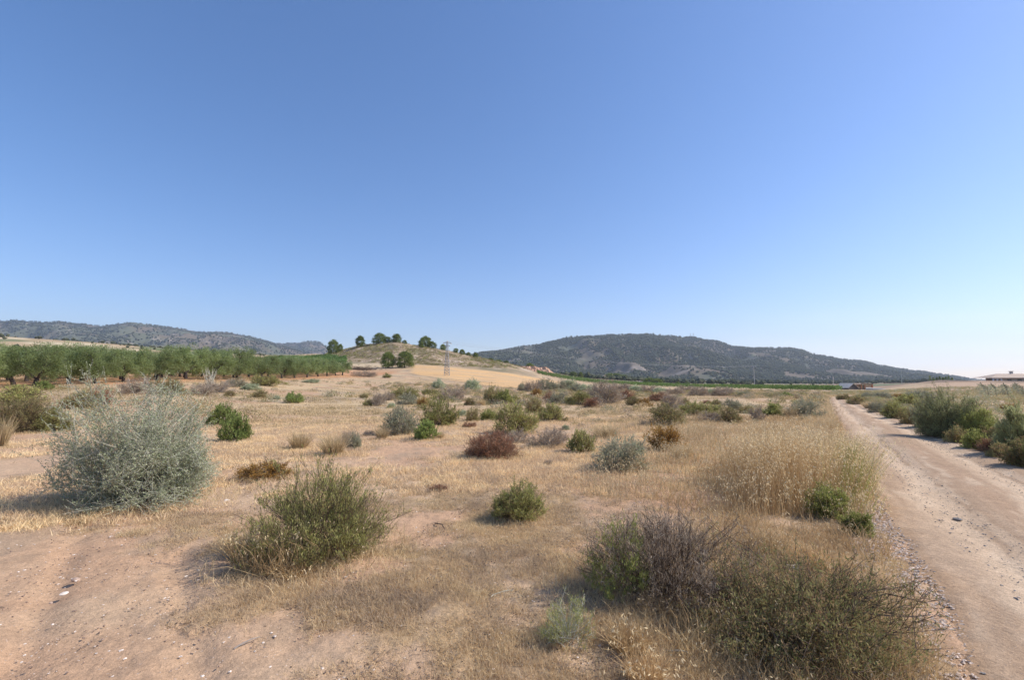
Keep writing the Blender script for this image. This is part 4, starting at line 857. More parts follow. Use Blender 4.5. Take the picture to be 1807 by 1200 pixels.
b = B(); b.blades(np.stack([x, y, T(x, y) - .004], 1), np.stack([rng.normal(0, .45, n), rng.normal(0, .45, n), np.ones(n)], 1), .06 + .13 * rng.random(n) ** 1.6, .0016 + .0004 * y, 0, rng, .7); o = b.make('dry_grass_stalks', M['straw']); o['kind'] = 'stuff'
rng = rnd(435); x, y = scatter(rng, 30000, 7.5, 26, (6, 36), 1.1); px_ = CX + x / y * F * .996; k = (rng.random(len(x)) < sstep(.45, .62, fbm(x, y, 2.2, 3, 436)) * .35 * sstep(1000, 1100, px_)) & (road_s(x, y) > .1); x, y = x[k], y[k]; n = len(x)
b = B(); Ti, Td = b.blades(np.stack([x, y, T(x, y) - .01], 1), np.stack([rng.normal(0, .2, n), rng.normal(0, .2, n), np.ones(n)], 1), .25 + .35 * rng.random(n), .002 + .0005 * y, 0, rng, .35)
kk = np.repeat(np.arange(n), 3); mm = len(kk); b.leaves(Ti[kk] - Td[kk] * (rng.random(mm) * .12)[:, None] + rng.normal(0, .02, (mm, 3)), Td[kk] * .3 + np.array([0, 0, -1]) + rng.normal(0, .4, (mm, 3)), .034, .014, 1, rng); o = b.make('sparse_wild_oats', [M['straw'], M['oat']]); o['kind'] = 'stuff'
# medium dry grass in front of / left of the oats and along the verge
def vmask(x, y):
    px = CX + x / y * F * .996; e = road_s(x, y)
    a = sstep(1080, 1300, px + (fbm(x, y, .8, 2, 19) - .5) * 160) * (y < 26) ; v = np.exp(-((e - .9) / 1.0) ** 2)
    return np.clip(a * .75 + v, 0, 1) * (e > -.05)
rng = rnd(440); x, y = scatter(rng, 90000, 2.6, 30, (8, 40), 1.15); m = vmask(x, y) * (x < road_c(y)[0]); k = rng.random(len(x)) < m * .8 * sstep(.3, .6, fbm(x, y, .9, 3, 441)); x, y = x[k], y[k]; n = len(x)
b = B(); hh = (.10 + .22 * rng.random(n)) * (.6 + .8 * fbm(x, y, .7, 2, 442))
Ti, Td = b.blades(np.stack([x, y, T(x, y) - .005], 1), np.stack([rng.normal(0, .4, n), rng.normal(0, .4, n), np.ones(n)], 1), hh, .0035 + .0006 * y, 0, rng, .5)
k = np.nonzero(rng.random(n) < .1)[0]; kk = np.repeat(k, 3); mm = len(kk); b.leaves(Ti[kk] + rng.normal(0, .012, (mm, 3)), rng.normal(0, .5, (mm, 3)) + [0, 0, -.6], .024, .008, 1, rng)
o = b.make('verge_dry_grass', [M['stalk'], M['oat']]); o['kind'] = 'stuff'
# grass strip far ahead along both verges
rng = rnd(445); y = 18 + 52 * rng.random(14000); cl, cr = road_c(y); side = rng.random(len(y)) < .45; x = np.where(side, cl - .2 - 1.4 * rng.random(len(y)) ** 1.5, cr + .2 + 2.6 * rng.random(len(y)) ** 1.3); n = len(x)
b = B(); b.blades(np.stack([x, y, T(x, y) - .01], 1), np.stack([rng.normal(0, .35, n), rng.normal(0, .35, n), np.ones(n)], 1), .14 + .28 * rng.random(n), .02, 0, rng, .4); o = b.make('verge_dry_grass', M['straw']); o['kind'] = 'stuff'

# ------------------------------------------------------------------ pebbles
rng = rnd(450); y = .8 + 10 * rng.random(15000) ** 1.3; cl, cr = road_c(y); e = np.abs(rng.normal(0, .28, len(y))); x = cl - .18 + e * 1.5 - .25; n = len(x)
b = B(); s = .005 + .014 * rng.random(n) ** 2; b.rocks(np.stack([x, y, T(x, y) + .012], 1), s, rng, 0, .6); o = b.make('edge_gravel', M['palerock']); o['kind'] = 'stuff'
rng = rnd(451); y = .8 + 16 * rng.random(13000) ** 1.3; cl, cr = road_c(y); x = cl + (cr - cl) * rng.random(len(y)); n = len(x); s = .003 + .011 * rng.random(n) ** 4
b = B(); b.rocks(np.stack([x, y, T(x, y) + .022], 1), s, rng, 0, .6); o = b.make('road_gravel', M['darkrock']); o['kind'] = 'stuff'
rng = rnd(452); x, y = scatter(rng, 13000, 2, 14, power=1.3); k = road_s(x, y) > .1; x, y = x[k], y[k]; n = len(x); s = .003 + .010 * rng.random(n) ** 5
b = B(); b.rocks(np.stack([x, y, T(x, y) + .004], 1), s, rng, 0, .6); o = b.make('field_gravel', M['whiterock']); o['kind'] = 'stuff'
rng = rnd(453); x, y = scatter(rng, 16000, 2, 12, power=1.3); k = (road_s(x, y) > .1) & (rng.random(len(x)) < .25 + .75 * sstep(.2, .6, fbm(x, y, .6, 3, 454) * 1.6 - .3)); x, y = x[k], y[k]; n = len(x); s = .003 + .009 * rng.random(n) ** 2.5
b = B(); b.rocks(np.stack([x, y, T(x, y) + .003], 1), s, rng, 0, .7); o = b.make('soil_clods', M['clod']); o['kind'] = 'stuff'
# single stones and sticks
def stone(px, py, w, label, mat, seed, flat=.6):
    x, y = ground_at(px, py); s = w * y / F / 2; rng = rnd(seed)
    import bmesh
    bm = bmesh.new(); bmesh.ops.create_icosphere(bm, subdivisions=2, radius=1)
    for v in bm.verts:
        c_ = v.co; k = .75 + .5 * float(fbm(c_.x * 3 + seed, c_.y * 3 + c_.z * 2, 1.5, 3, seed)); v.co = (c_.x * k * s, c_.y * k * s * .8, c_.z * k * s * flat)
    me = bpy.data.meshes.new('stone'); bm.to_mesh(me); bm.free(); me.materials.append(M[mat]); o = bpy.data.objects.new('stone', me); C.objects.link(o)
    o.location = (x, y, float(T(x, y)) + s * flat * .35); o.rotation_euler = (0, 0, rng.random() * 6); tag(o, label, 'stone', 'loose stones')
stone(133, 1026, 13, 'brown-pink stone on the bare sand at left, upper of two', 'rock', 1)
stone(113, 1050, 14, 'flat pale stone on the bare sand at left, lower of two', 'whiterock', 2, .35)
stone(760, 1084, 17, 'pinkish flat stone among short dry grass in the near centre', 'rock', 3, .4)
stone(1402, 1008, 30, 'large cream stone between the mauve-brown bush and the golden grass', 'whiterock', 4, .5)
stone(623, 1126, 8, 'small white stone near the bottom edge in the short grass', 'whiterock', 5)
stone(400, 884, 9, 'white stone on bare soil between saltbush and big grey-green bush', 'whiterock', 6, .4)
stone(1603, 1031, 7, 'dark stone on the road beside its gravelly left edge', 'darkrock', 7)
stone(1690, 918, 14, 'flat blue-grey stone in the middle of the road', 'darkrock', 8, .3)
stone(1618, 1010, 8, 'tiny dark stone on the road, farther than the other dark one', 'darkrock', 9)
stone(90, 1066, 6, 'small light stone on the bare sand near the left edge', 'rock', 10)
stone(284, 1169, 9, 'pale thin stone at the bottom of the bare sand', 'whiterock', 11, .3)
def stick(p0, p1, label, mat, r, seed, bend=.1):
    a = np.array([*ground_at(*p0), 0.]); c = np.array([*ground_at(*p1), 0.]); rng = rnd(seed); L = np.linalg.norm(c - a); n = 8; P = []
    for i in range(n):
        t = i / (n - 1); q = a * (1 - t) + c * t + rng.normal(0, L * .02, 3); q[0] += math.sin(t * 3.1) * L * bend; q[2] = float(T(q[0], q[1])) + r + .01 + .02 * math.sin(t * 3.1); P.append(q)
    b = B(); b.tube(np.array(P), np.linspace(r, r * .4, n), 0, 6); tag(b.make('dead_twig', M[mat]), label, 'twig', 'dead twigs')
stick((412, 1152), (458, 1130), 'short grey twig on the bare sand near the bottom', 'greystem', .006, 1)
stick((866, 1058), (905, 1046), 'pale curved twig in the near short grass', 'palestem', .004, 2)
stick((766, 926), (784, 940), 'dark twig lying on the bare patch left of the small lone bush', 'bark', .008, 3)
stick((1177, 1155), (1228, 1168), 'white curved twig in front of the dark corner bush', 'palestem', .006, 4)

# ------------------------------------------------------------------ olive trees
def clumps(rng, cen, rad, per, ll, lw, b, mat=0, upb=.2, drop=0.0):
    n = len(cen); k = np.repeat(np.arange(n), per); u3 = unit(rng.normal(size=(len(k), 3))); P = cen[k] + u3 * (rad[k] * rng.random(len(k)) ** .45)[:, None] * np.array([1, 1, .8])
    b.leaves(P, u3 * .8 + rng.normal(0, .6, u3.shape) + [0, 0, upb - drop], ll * (.6 + .8 * rng.random(len(k))), lw, mat, rng)
def olive_proto(seed):
    rng = rnd(seed); t = B(); tips = []
    lean = rng.normal(0, .15, 2)
    fork = np.array([lean[0], lean[1], .75]); t.tube([[0, 0, -.15], [lean[0] * .3, lean[1] * .3, .3], fork], [.24, .19, .17], 0, 8)
    nb = rng.integers(3, 5); a0 = rng.random() * 6
    for i in range(nb):
        a = a0 + i * 6.283 / nb + rng.normal(0, .25); d = np.array([math.cos(a), math.sin(a), 0]); P = [fork - [0, 0, .05]]
        for k in range(1, 6): P.append(fork + d * (.42 * k) * (1 - .05 * k) + np.array([0, 0, .30 * k + .03 * k * k]) + rng.normal(0, .06, 3))
        t.tube(P, np.linspace(.12, .035, 6), 0, 6)
        for k in (2, 3, 4, 5):
            for s in (-1, 1):
                d2 = unit(d + s * np.array([-d[1], d[0], 0]) * .9 + [0, 0, .7]); Q = P[k] + d2 * (.5 + .5 * rng.random()); t.tube([P[k], (P[k] + Q) / 2 + rng.normal(0, .05, 3), Q], [.05, .03, .015], 0, 5); tips.append(Q)
        tips.append(P[-1])
    n = 78; ph = rng.random(n) * 6.283; th = np.arccos(1 - 1.78 * rng.random(n)); lob = 1 + .16 * np.sin(ph * 3 + seed) + rng.normal(0, .13, n)
    cen = np.stack([2.35 * np.sin(th) * np.cos(ph) * lob, 2.35 * np.sin(th) * np.sin(ph) * lob, 2.25 + 1.40 * np.cos(th) * lob], 1) * (.72 + .3 * rng.random((n, 1)) ** .5) * [1, 1, 1]
    cen[:, 2] -= .18; cen[:, :2] *= 1.06; cen = np.concatenate([cen, np.array(tips) + [0, 0, .1]]); rad = .34 + .30 * rng.random(len(cen))
    c = B(); clumps(rng, cen, rad, 165, .17, .045, c, 0, .25)
    return t, c
def tree_from(geo, name, label, cat, group, loc, rz, sc, mats, parts=('trunk', 'crown')):
    pass
OP = []
def place_tree(proto_objs, loc, rz, sc, label, cat, group, name):
    i = proto_objs['i'] = (proto_objs['i'] + 1) % len(proto_objs['geo'])
    if proto_objs['obj'][i] is None:
        o = empty(name); t, c = proto_objs['geo'][i]; t.make('trunk', M['bark'], o, True); c.make('crown', M[proto_objs['mat']], o); proto_objs['obj'][i] = o
    else: o = copy_tree(proto_objs['obj'][i])
    o.name = name; o.location = loc; o.rotation_euler = (0, 0, rz); o.scale = sc if hasattr(sc, '__len__') else (sc,) * 3; tag(o, label, cat, group); return o
olives = dict(geo=[olive_proto(500 + i) for i in range(5)], obj=[None] * 5, mat='olive', i=-1)
front = [(-72, 37), (62, 42), (122, 46.5), (168, 47.5), (218, 52), (277, 57), (328, 62), (374, 67), (418, 73.5), (462, 81), (497, 88), (520, 93.5), (542, 99.5), (561, 105.5), (577, 111), (592, 116.5), (604, 122)]
rng = rnd(520)
for i, (px, Y) in enumerate(front):
    x, y = at_depth(px, Y); s = 1.0 + rng.normal(0, .08)
    lab = 'olive tree of the front row nearest the field, %s from the left' % (ORD[i - 1]) if i > 1 else ('olive tree with a dark forked trunk, leftmost whole one of the front row' if i == 1 else 'olive tree of the front row cut by the left edge of the photo')
    place_tree(olives, (x, y, float(T(x, y))), rng.random() * 6.28, (s * .93, s * .93, s * (.96 + .20 * rng.random())), lab, 'olive tree', 'olive trees of the grove', 'olive_tree')
for row in range(1, 5):
    for j in range(16):
        Y = 34 + j * 6.0 + rng.normal(0, .3) + row * 1.5; x = -42 - row * 6.2 + rng.normal(0, .4)
        if x / Y < -1.2: continue
        s = .88 + rng.random() * .22
        place_tree(olives, (x, Y, float(T(x, Y))), rng.random() * 6.28, s, 'grey-green olive tree in one of the rows behind the front row', 'olive tree', 'olive trees of the rear rows', 'olive_tree')
# pale dead tree by the grove
x, y = ground_at(371, 682); b = B(); rng = rnd(530)
for i in range(26):
    a = rng.random() * 6.28; d = np.array([math.cos(a) * .35, math.sin(a) * .35, 1.0]); L = 1.4 + rng.random() * .6; P = [np.array([0, 0, 0.]) + rng.normal(0, .12, 3) * [1, 1, 0]]
    for k in range(4): P.append(P[-1] + d * L / 4 + rng.normal(0, .07, 3))
    b.tube(P, np.linspace(.035, .008, 5), 0, 4)
tag(b.make('dead_shrub', M['palestem'], loc=(x, y, float(T(x, y)))), 'pale bare dead shrub standing in front of the olive trees', 'dead shrub')

# ------------------------------------------------------------------ pines
def pine_proto(seed, wide=1.0):
    rng = rnd(seed); t = B(); t.tube([[0, 0, -.3], [.1, 0, 1], [.15, .1, 2.5], [.1, .15, 4.2]], [.20, .17, .12, .05], 0, 7)
    for i in range(14):
        a = rng.random() * 6.28; z = .8 + 3 * rng.random(); d = np.array([math.cos(a), math.sin(a), .35]); t.tube([[.1, .05, z], np.array([.1, .05, z]) + d * 1.0, np.array([.1, .05, z + .15]) + d * 1.9], [.05, .035, .015], 0, 4)
    n = 120; ph = rng.random(n) * 6.283; zz = rng.random(n); prof = np.interp(zz, [0, .25, .6, .85, 1], [.75, 1.0, .95, .6, .2]); lob = 1 + .08 * np.sin(2 * ph + seed) + rng.normal(0, .13, n)
    rr_ = prof * 2.1 * wide * lob * (.55 + .45 * rng.random(n) ** .4); cen = np.stack([np.cos(ph) * rr_, np.sin(ph) * rr_, .45 + zz * 4.5], 1); rad = .40 + .32 * rng.random(n)
    c = B(); clumps(rng, cen, rad, 70, .30, .10, c, 0, .5); return t, c
pines = dict(geo=[pine_proto(600), pine_proto(601, .85), pine_proto(602, 1.15)], obj=[None] * 3, mat='pine', i=-1)
PN = [(586, 266, 20, 25.5, 'dense round pine at the left foot of the hill, leftmost'), (634, 262, 17, 19, 'airy pine on the left shoulder of the hilltop'), (668, 264, 21, 20, 'tall pine on the hilltop, left of the highest point'),
      (682, 266, 13, 12, 'small sparse pine touching the right side of the tall hilltop pine'), (698, 264, 18, 16, 'dark pine on the highest point of the hill'), (713, 266, 7, 8, 'tiny pine right of the highest point of the hill'),
      (750, 262, 22, 19, 'dark broad pine on the right part of the hilltop'), (743, 252, 9, 11, 'small light green pine at the left foot of the dark broad one'), (761, 262, 15, 12, 'low pine touching the right of the dark broad hilltop pine'),
      (781, 262, 10, 11, 'small pine just left of the lattice pylon'), (684, 178, 27, 28, 'left one of the two pines in front of the hill'), (714, 179, 28, 28, 'right one of the two pines in front of the hill'),
      (804, 262, 8, 8, 'faint small pine on the falling right ridge of the hill, left one'), (815, 262, 11, 10, 'dark round pine on the falling right ridge of the hill'), (826, 262, 8, 8, 'small pine right of the dark round one on the falling ridge'),
      (839, 255, 9, 9, 'last small pine down the right ridge of the hill'), (599, 268, 9, 14, 'pale thin pine right of the leftmost round pine'),
      (935, 290, 13, 11, 'dark round tree above the pink earth bank'), (1025, 330, 8, 10, 'dark conical tree on the pale earth bank'), (1011, 330, 13, 8, 'olive-green tree left of the dark conical one'),
      (866, 262, 9, 6, 'low green shrub tree at the hill foot, left one'), (880, 262, 10, 6, 'low green shrub tree at the hill foot, middle one'), (893, 262, 9, 6, 'low green shrub tree at the hill foot, right one'),
      (1076, 520, 16, 10, 'grey-green valley tree, left one of the cluster under the mountain'), (1088, 525, 18, 11, 'grey-green valley tree, middle one of the cluster under the mountain'), (1100, 520, 16, 9, 'grey-green valley tree, right one of the cluster under the mountain'),
      (1146, 300, 20, 9, 'bright green round tree at the vineyard edge, left one of a touching pair'), (1160, 300, 18, 9, 'bright green round tree at the vineyard edge, right one of a touching pair'), (1196, 300, 10, 6, 'small green tree at the vineyard edge right of the touching pair'),
      (1212, 310, 9, 6, 'tiny green tree at the vineyard edge beside the small one'), (480, 300, 12, 6, 'dark low tree beyond the grove, left one of three'), (470, 305, 12, 6, 'dark low tree beyond the grove, middle one of three'), (455, 300, 13, 6, 'dark low tree beyond the grove, right one of three')]
PN[-3], PN[-1] = (455, 300, 13, 6, PN[-3][4]), (495, 300, 12, 6, PN[-1][4]); PN[-2] = (474, 305, 13, 6, PN[-2][4])
rng = rnd(620)
for (px, Y, w, h, lab) in PN:
    x, y = at_depth(px, Y); W = w * Y / F; Hh = h * Y / F
    place_tree(pines, (x, y, float(T(x, y)) - .1), rng.random() * 6.28, (W / 4.3, W / 4.3, Hh / 5.1), lab, 'tree', 'pines and far trees', 'pine_tree')

# ------------------------------------------------------------------ brush pile
x, y = ground_at(634, 653); rng = rnd(640); b = B(); n = 700; P = np.stack([rng.normal(0, 3.2, n), rng.normal(0, 1.2, n), np.abs(rng.normal(0, .6, n))], 1); b.segs(P, P + rng.normal(0, .6, (n, 3)) * [1, 1, .5], .05, .02)
tag(b.make('brush_pile', M['stem'], loc=(x, y, float(T(x, y)))), 'dark heap of cut branches at the far end of the olive grove', 'brush pile')

# ------------------------------------------------------------------ vineyards (stuff)
def vineyard(seed, p0, p1, ynear, yfar, rowgap, n, size, hgt, name='vineyard', ang=0.0):
    rng = rnd(seed); px = p0 + (p1 - p0) * rng.random(n); a = np.interp(px, *ynear); bq = np.interp(px, *yfar); Y = a + (bq - a) * rng.random(n)
    x = (px - CX) / F * 1.004 * Y; ca, sa = math.cos(ang), math.sin(ang); u_ = x * ca + Y * sa; v_ = -x * sa + Y * ca; v_ = np.round(v_ / rowgap) * rowgap + rng.normal(0, .28, n)
    x = u_ * ca - v_ * sa; Y = u_ * sa + v_ * ca; gap = (fbm(x, Y, 3, 2, seed) > .30) & (fbm(x * .5, Y, 14, 3, seed + 1) > .36); x, Y = x[gap], Y[gap]; m = len(x)
    P = np.stack([x, Y, T(x, Y) + .25 + hgt * rng.random(m) ** .7], 1); b = B(); b.leaves(P, rng.normal(size=(m, 3)), size * (.7 + .6 * rng.random(m)), size * .8, 0, rng); o = b.make(name, M['vine']); o['kind'] = 'stuff'
vineyard(700, 948, 1472, ([945, 1000, 1050, 1200, 1450, 1500], [243, 228, 205, 165, 122, 118]), ([945, 1000, 1050, 1200, 1450, 1500], [262, 270, 270, 250, 172, 150]), 3.0, 45000, .36, 1.1, ang=.25)
vineyard(701, 470, 612, ([470, 560, 600, 640], [215, 208, 200, 195]), ([470, 560, 600, 640], [330, 285, 235, 215]), 3.0, 26000, .45, 1.2)
if 0: vineyard(702, 1180, 1480, ([1180, 1480], [420, 420]), ([1180, 1480], [470, 450]), 4.0, 12000, .9, 2.0)
# valley tree lines
rng = rnd(710)
P = pts_px(9000, 980, 1640, 420, 1150, rng, lambda x, Y, px: rng.random(len(x)) < sstep(.5, .62, fbm(x * .4, Y, 60, 3, 711)) * .8); s = 1.2 + 2.2 * rng.random(len(P)) ** 2
b = B(); b.rocks(P + np.stack([s * 0, s * 0, s * .6], 1), s, rng, 0, .9); o = b.make('valley_trees', M['wood']); o['kind'] = 'stuff'
P = pts_px(3000, -60, 470, 300, 900, rng, lambda x, Y, px: rng.random(len(x)) < sstep(.5, .6, fbm(x, Y, 50, 3, 715)) * .7); s = .8 + 1.6 * rng.random(len(P)) ** 2
b = B(); b.rocks(P + np.stack([s * 0, s * 0, s * .6], 1), s, rng, 0, .9); o = b.make('slope_trees', M['wood']); o['kind'] = 'stuff'
# stony outcrops on the hill
P = pts_px(900, 640, 900, 196, 250, rng, lambda x, Y, px: (fbm(x, Y * 1.5, 8, 4, 95) > .56) & (Y > np.interp(px, [575, 620, 700, 760, 850, 900, 935], [262, 215, 190, 196, 205, 225, 262])))
b = B(); b.rocks(P, .2 + .4 * rng.random(len(P)), rng, 0, .7); o = b.make('hill_rocks', M['rock']); o['kind'] = 'stuff'

# ------------------------------------------------------------------ pylon, poles, wires
def pylon(px, Y, Hh, label):
    x, y = at_depth(px, Y); o = empty('lattice_pylon', (x, y, float(T(x, y))), 0, label, 'pylon'); b = B(); ws = lambda z: .62 * (1 - z / Hh) + .22
    lv = np.linspace(0, Hh, 13); cs = [(-1, -1), (1, -1), (1, 1), (-1, 1)]
    pt = lambda c_, z: np.array([c_[0] * ws(z), c_[1] * ws(z), z]); A_, B_ = [], []
    for a, c_ in zip(lv[:-1], lv[1:]):
        for i in range(4):
            j = (i + 1) % 4; A_ += [pt(cs[i], a), pt(cs[i], a), pt(cs[j], a), pt(cs[i], c_)]; B_ += [pt(cs[i], c_), pt(cs[j], c_), pt(cs[i], c_), pt(cs[j], c_)]
    b.segs(np.array(A_), np.array(B_), .030, .030, 0, 4); b.make('lattice_mast', M['steel'], o)
    for z, w in ((Hh - .3, 1.3), (Hh - 1.3, .9)):
        b = B(); b.segs(np.array([[-w, 0, z], [-w, 0, z], [w, 0, z]]), np.array([[w, 0, z], [0, 0, z + .5], [0, 0, z + .5]]), .06, .06, 0, 4); b.make('crossarm', M['steel'], o)
    for dx in (-1.2, 0.0, 1.2):
        b = B(); z0 = Hh - .3 if dx else Hh + .5; b.tube([[dx, 0, z0], [dx, 0, z0 - .25], [dx, 0, z0 - .5]], [.05, .10, .05], 0, 6); b.make('insulator', M['whiterock'], o)
    return o
pylon(788.5, 152, 10.6, 'steel lattice pylon rising from the ripe stubble field beside the hill')
def pole(px, Y, Hh, label, arm=True):
    x, y = at_depth(px, Y); o = empty('utility_pole', (x, y, float(T(x, y))), 0, label, 'pole', 'utility poles in the valley'); b = B(); b.tube([[0, 0, -.3], [0, 0, Hh / 2], [0, 0, Hh]], [.2, .17, .12], 0, 8); b.make('shaft', M['concrete'], o)
    if arm:
        b = B(); b.box((0, 0, Hh - .5), (2.6, .15, .15)); b.make('crossarm', M['steel'], o)
        for dx in (-1.1, 0, 1.1):
            b = B(); b.tube([[dx, 0, Hh - .42], [dx, 0, Hh - .2], [dx, 0, Hh]], [.05, .09, .04], 0, 6); b.make('insulator', M['whiterock'], o)
    return o
pole(1331, 285, 12.5, 'tall pole with crossarm against the mountain, left of the far road end')
pole(1470, 240, 6.5, 'slim pale pole just left of the grey sheet-roofed barn', False)
pole(1591, 330, 11.0, 'slim pole against the mountain right of the barn', False)
p0 = at_depth(788.5, 152); p1 = at_depth(1331, 285)
for i, dx in enumerate((-1.2, 0, 1.2)):
    a = np.array([p0[0] + dx, p0[1], float(T(*p0)) + 10.3 + (.7 if dx == 0 else 0)]); c_ = np.array([p1[0] + dx, p1[1], float(T(*p1)) + 12.4]); P = []
    for t in np.linspace(0, 1, 24): q = a * (1 - t) + c_ * t; q[2] -= 5.0 * 4 * t * (1 - t) * .6; P.append(q)
    b = B(); b.tube(P, np.full(24, .014), 0, 4); tag(b.make('power_wire', M['wire']), 'thin power wire from the lattice pylon to the tall valley pole', 'wire', 'power wires')
# masts on the ridge
for i, (px, lab) in enumerate(((1221, 'left one of two thin radio masts on the mountain ridge'), (1226, 'right one of two thin radio masts on the mountain ridge'))):
    Y = 2080; x, y = at_depth(px, Y); z = CAMH + float(ray(px, 597)[1]) * Y; o = empty('radio_mast', (x, y, z - 6), 0, lab, 'mast', 'radio masts'); b = B()
    b.tube([[0, 0, 0], [0, 0, 16], [0, 0, 29]], [1.0, .8, .5], 0, 5); b.make('mast_shaft', M['steel'], o); b = B(); b.tube([[0, 0, 22], [0, 0, 23], [0, 0, 26]], [1.3, 1.3, 1.3], 0, 8); b.make('antenna_drum', M['white'], o)
    b = B(); b.box((0, 2.5, 5), (4, 3, 3)); b.make('hut', M['white'], o)

# ------------------------------------------------------------------ buildings
def prism(b, prof, y0, y1, m=0):
    n = len(prof); V = [(p[0], y0, p[1]) for p in prof] + [(p[0], y1, p[1]) for p in prof]
    b.add(V, [[[i, (i + 1) % n, (i + 1) % n + n, i + n] for i in range(n)]], m); k = b.n - 2 * n
    b.F.append(np.array([list(range(k, k + n))][:1])[:, ::-1]); b.M.append(np.array([m])); b.F.append(np.array([list(range(k + n, k + 2 * n))])); b.M.append(np.array([m]))
x, y = at_depth(1494, 205); z = float(T(x, y)) + .2
o = empty('barn', (x, y, z), R(15), 'low barn with grey-white sheet roof and dark gable where the road ends', 'barn')
b = B(); prism(b, [(-2.9, -1), (2.9, -1), (2.9, .7), (0, 2.35), (-2.9, .7)], -3, 3); b.make('wall', M['darkgable'], o)
b = B()
for s in (-1, 1): b.add([(s * 3.3, -3.3, .5), (s * 3.3, 3.3, .5), (0, 3.3, 2.5), (0, -3.3, 2.5), (s * 3.3, -3.3, .6), (s * 3.3, 3.3, .6), (0, 3.3, 2.62), (0, -3.3, 2.62)], [[[0, 1, 2, 3], [4, 5, 6, 7], [0, 1, 5, 4], [1, 2, 6, 5], [3, 0, 4, 7]]])
b.make('roof', M['sheet'], o); o.scale = (.9, .95, 1.0)
x, y = at_depth(1520, 207); z = float(T(x, y)) + .3
o = empty('shed', (x, y, z), R(-3), 'long brown-roofed shed with orange posts right of the grey barn', 'shed')
b = B(); b.box((-2.0, 1.2, .5), (4.6, .2, 2.6)); b.box((2.2, .6, .5), (2.6, 2.4, 2.4)); b.make('wall', M['ochre'], o)
b = B(); b.box((-.1, .3, 1.95), (8.0, 3.2, .22)); b.box((2.3, .3, 2.2), (3.2, 3.0, .22)); b.make('roof', M['brownroof'], o)
for dx in (-3.7, -2.3, -.9, .5): b = B(); b.box((dx, -1.0, .6), (.22, .22, 2.5)); b.make('post', M['orange'], o)
b = B(); b.box((3.95, .3, .3), (.5, 1.8, 3.0)); b.make('chimney_wall', M['orange'], o)
b = B(); b.box((-2, .9, .4), (2.8, .2, 1.3)); b.make('door', M['glass'], o)
b = B(); xx, yy = at_depth(1541, 175); zz = float(T(xx, yy)); b.add([(-3.5, -1, .6), (3.2, -7, .2), (4.4, -5, .2), (-1.5, 2, .8), (-3.5, -1, -.8), (3.2, -7, -.8), (4.4, -5, -.8), (-1.5, 2, -.8)], [[[0, 1, 2, 3], [0, 1, 5, 4], [1, 2, 6, 5], [2, 3, 7, 6], [3, 0, 4, 7]]]); tag(b.make('concrete_ramp', M['concrete'], loc=(xx, yy, zz)), 'pale concrete ramp in front of the brown-roofed shed', 'ramp')
# bungalow
x, y = at_depth(1781, 205); z = CAMH + float(ray(1781, 672.5)[1]) * 205
o = empty('bungalow', (x, y, z), R(-8), 'single-storey house with tan hipped roof and arched porch on the right bank', 'house')
W2, D2, E = 9.6, 5.0, 1.35
b = B(); b.box((1.6, 0, -.35), (15.0, 8.2, 3.3)); b.make('wall', M['ochre'], o)
b = B(); V = [(-W2 - .8, -D2, E), (W2 + .8, -D2, E), (W2 + .8, D2, E), (-W2 - .8, D2, E), (-4.5, 0, E + 1.75), (5.2, 0, E + 1.75)]
b.add(V, [[[0, 1, 5, 4], [2, 3, 4, 5]], [[1, 2, 5], [3, 0, 4]], [[3, 2, 1, 0]]]); b.box((0, -D2 + .06, E - .12), (2 * W2 + 1.4, .18, .22)); rf_ = b.make('roof', M['tanroof'], o)
b = B(); b.box((1.2, .4, E + 1.9), (.8, .8, 1.5)); b.box((1.2, .4, E + 2.75), (1.1, 1.1, .2)); b.make('chimney', M['concrete'], rf_)
for dx in (-9.4, -7.9, -6.4): b = B(); b.box((dx, -4.4, -.3), (.42, .42, 3.1)); b.make('porch_column', M['white'], o)
for dx in (-8.65, -7.15):
    b = B(); an = np.linspace(0, math.pi, 9); prof = [(.75, 1.0), (-.75, 1.0), (-.75, .3)] + [(-math.cos(t) * .54, .3 + math.sin(t) * .5) for t in an] + [(.75, .3)]
    V = [(dx + p[0], -4.5, p[1]) for p in prof] + [(dx + p[0], -4.3, p[1]) for p in prof]; n = len(prof)
    b.add(V, [[[i, (i + 1) % n, (i + 1) % n + n, i + n] for i in range(n)]]); k = b.n - 2 * n
    for kk in (0, n):
        tri = [[k + kk + 1, k + kk + 2, k + kk + 3]] + [[k + kk + 1, k + kk + i, k + kk + i + 1] for i in range(3, 7)] + [[k + kk + 1, k + kk + 7, k + kk]] + [[k + kk, k + kk + i, k + kk + i + 1] for i in range(7, 12)]
        b.F.append(np.array(tri)); b.M.append(np.zeros(len(tri)))
    b.make('porch_arch', M['white'], o)
for dx in (-3.2, .6, 4.4): b = B(); b.box((dx, -4.12, .1), (1.5, .1, 1.3)); w_ = b.make('window', M['glass'], o)
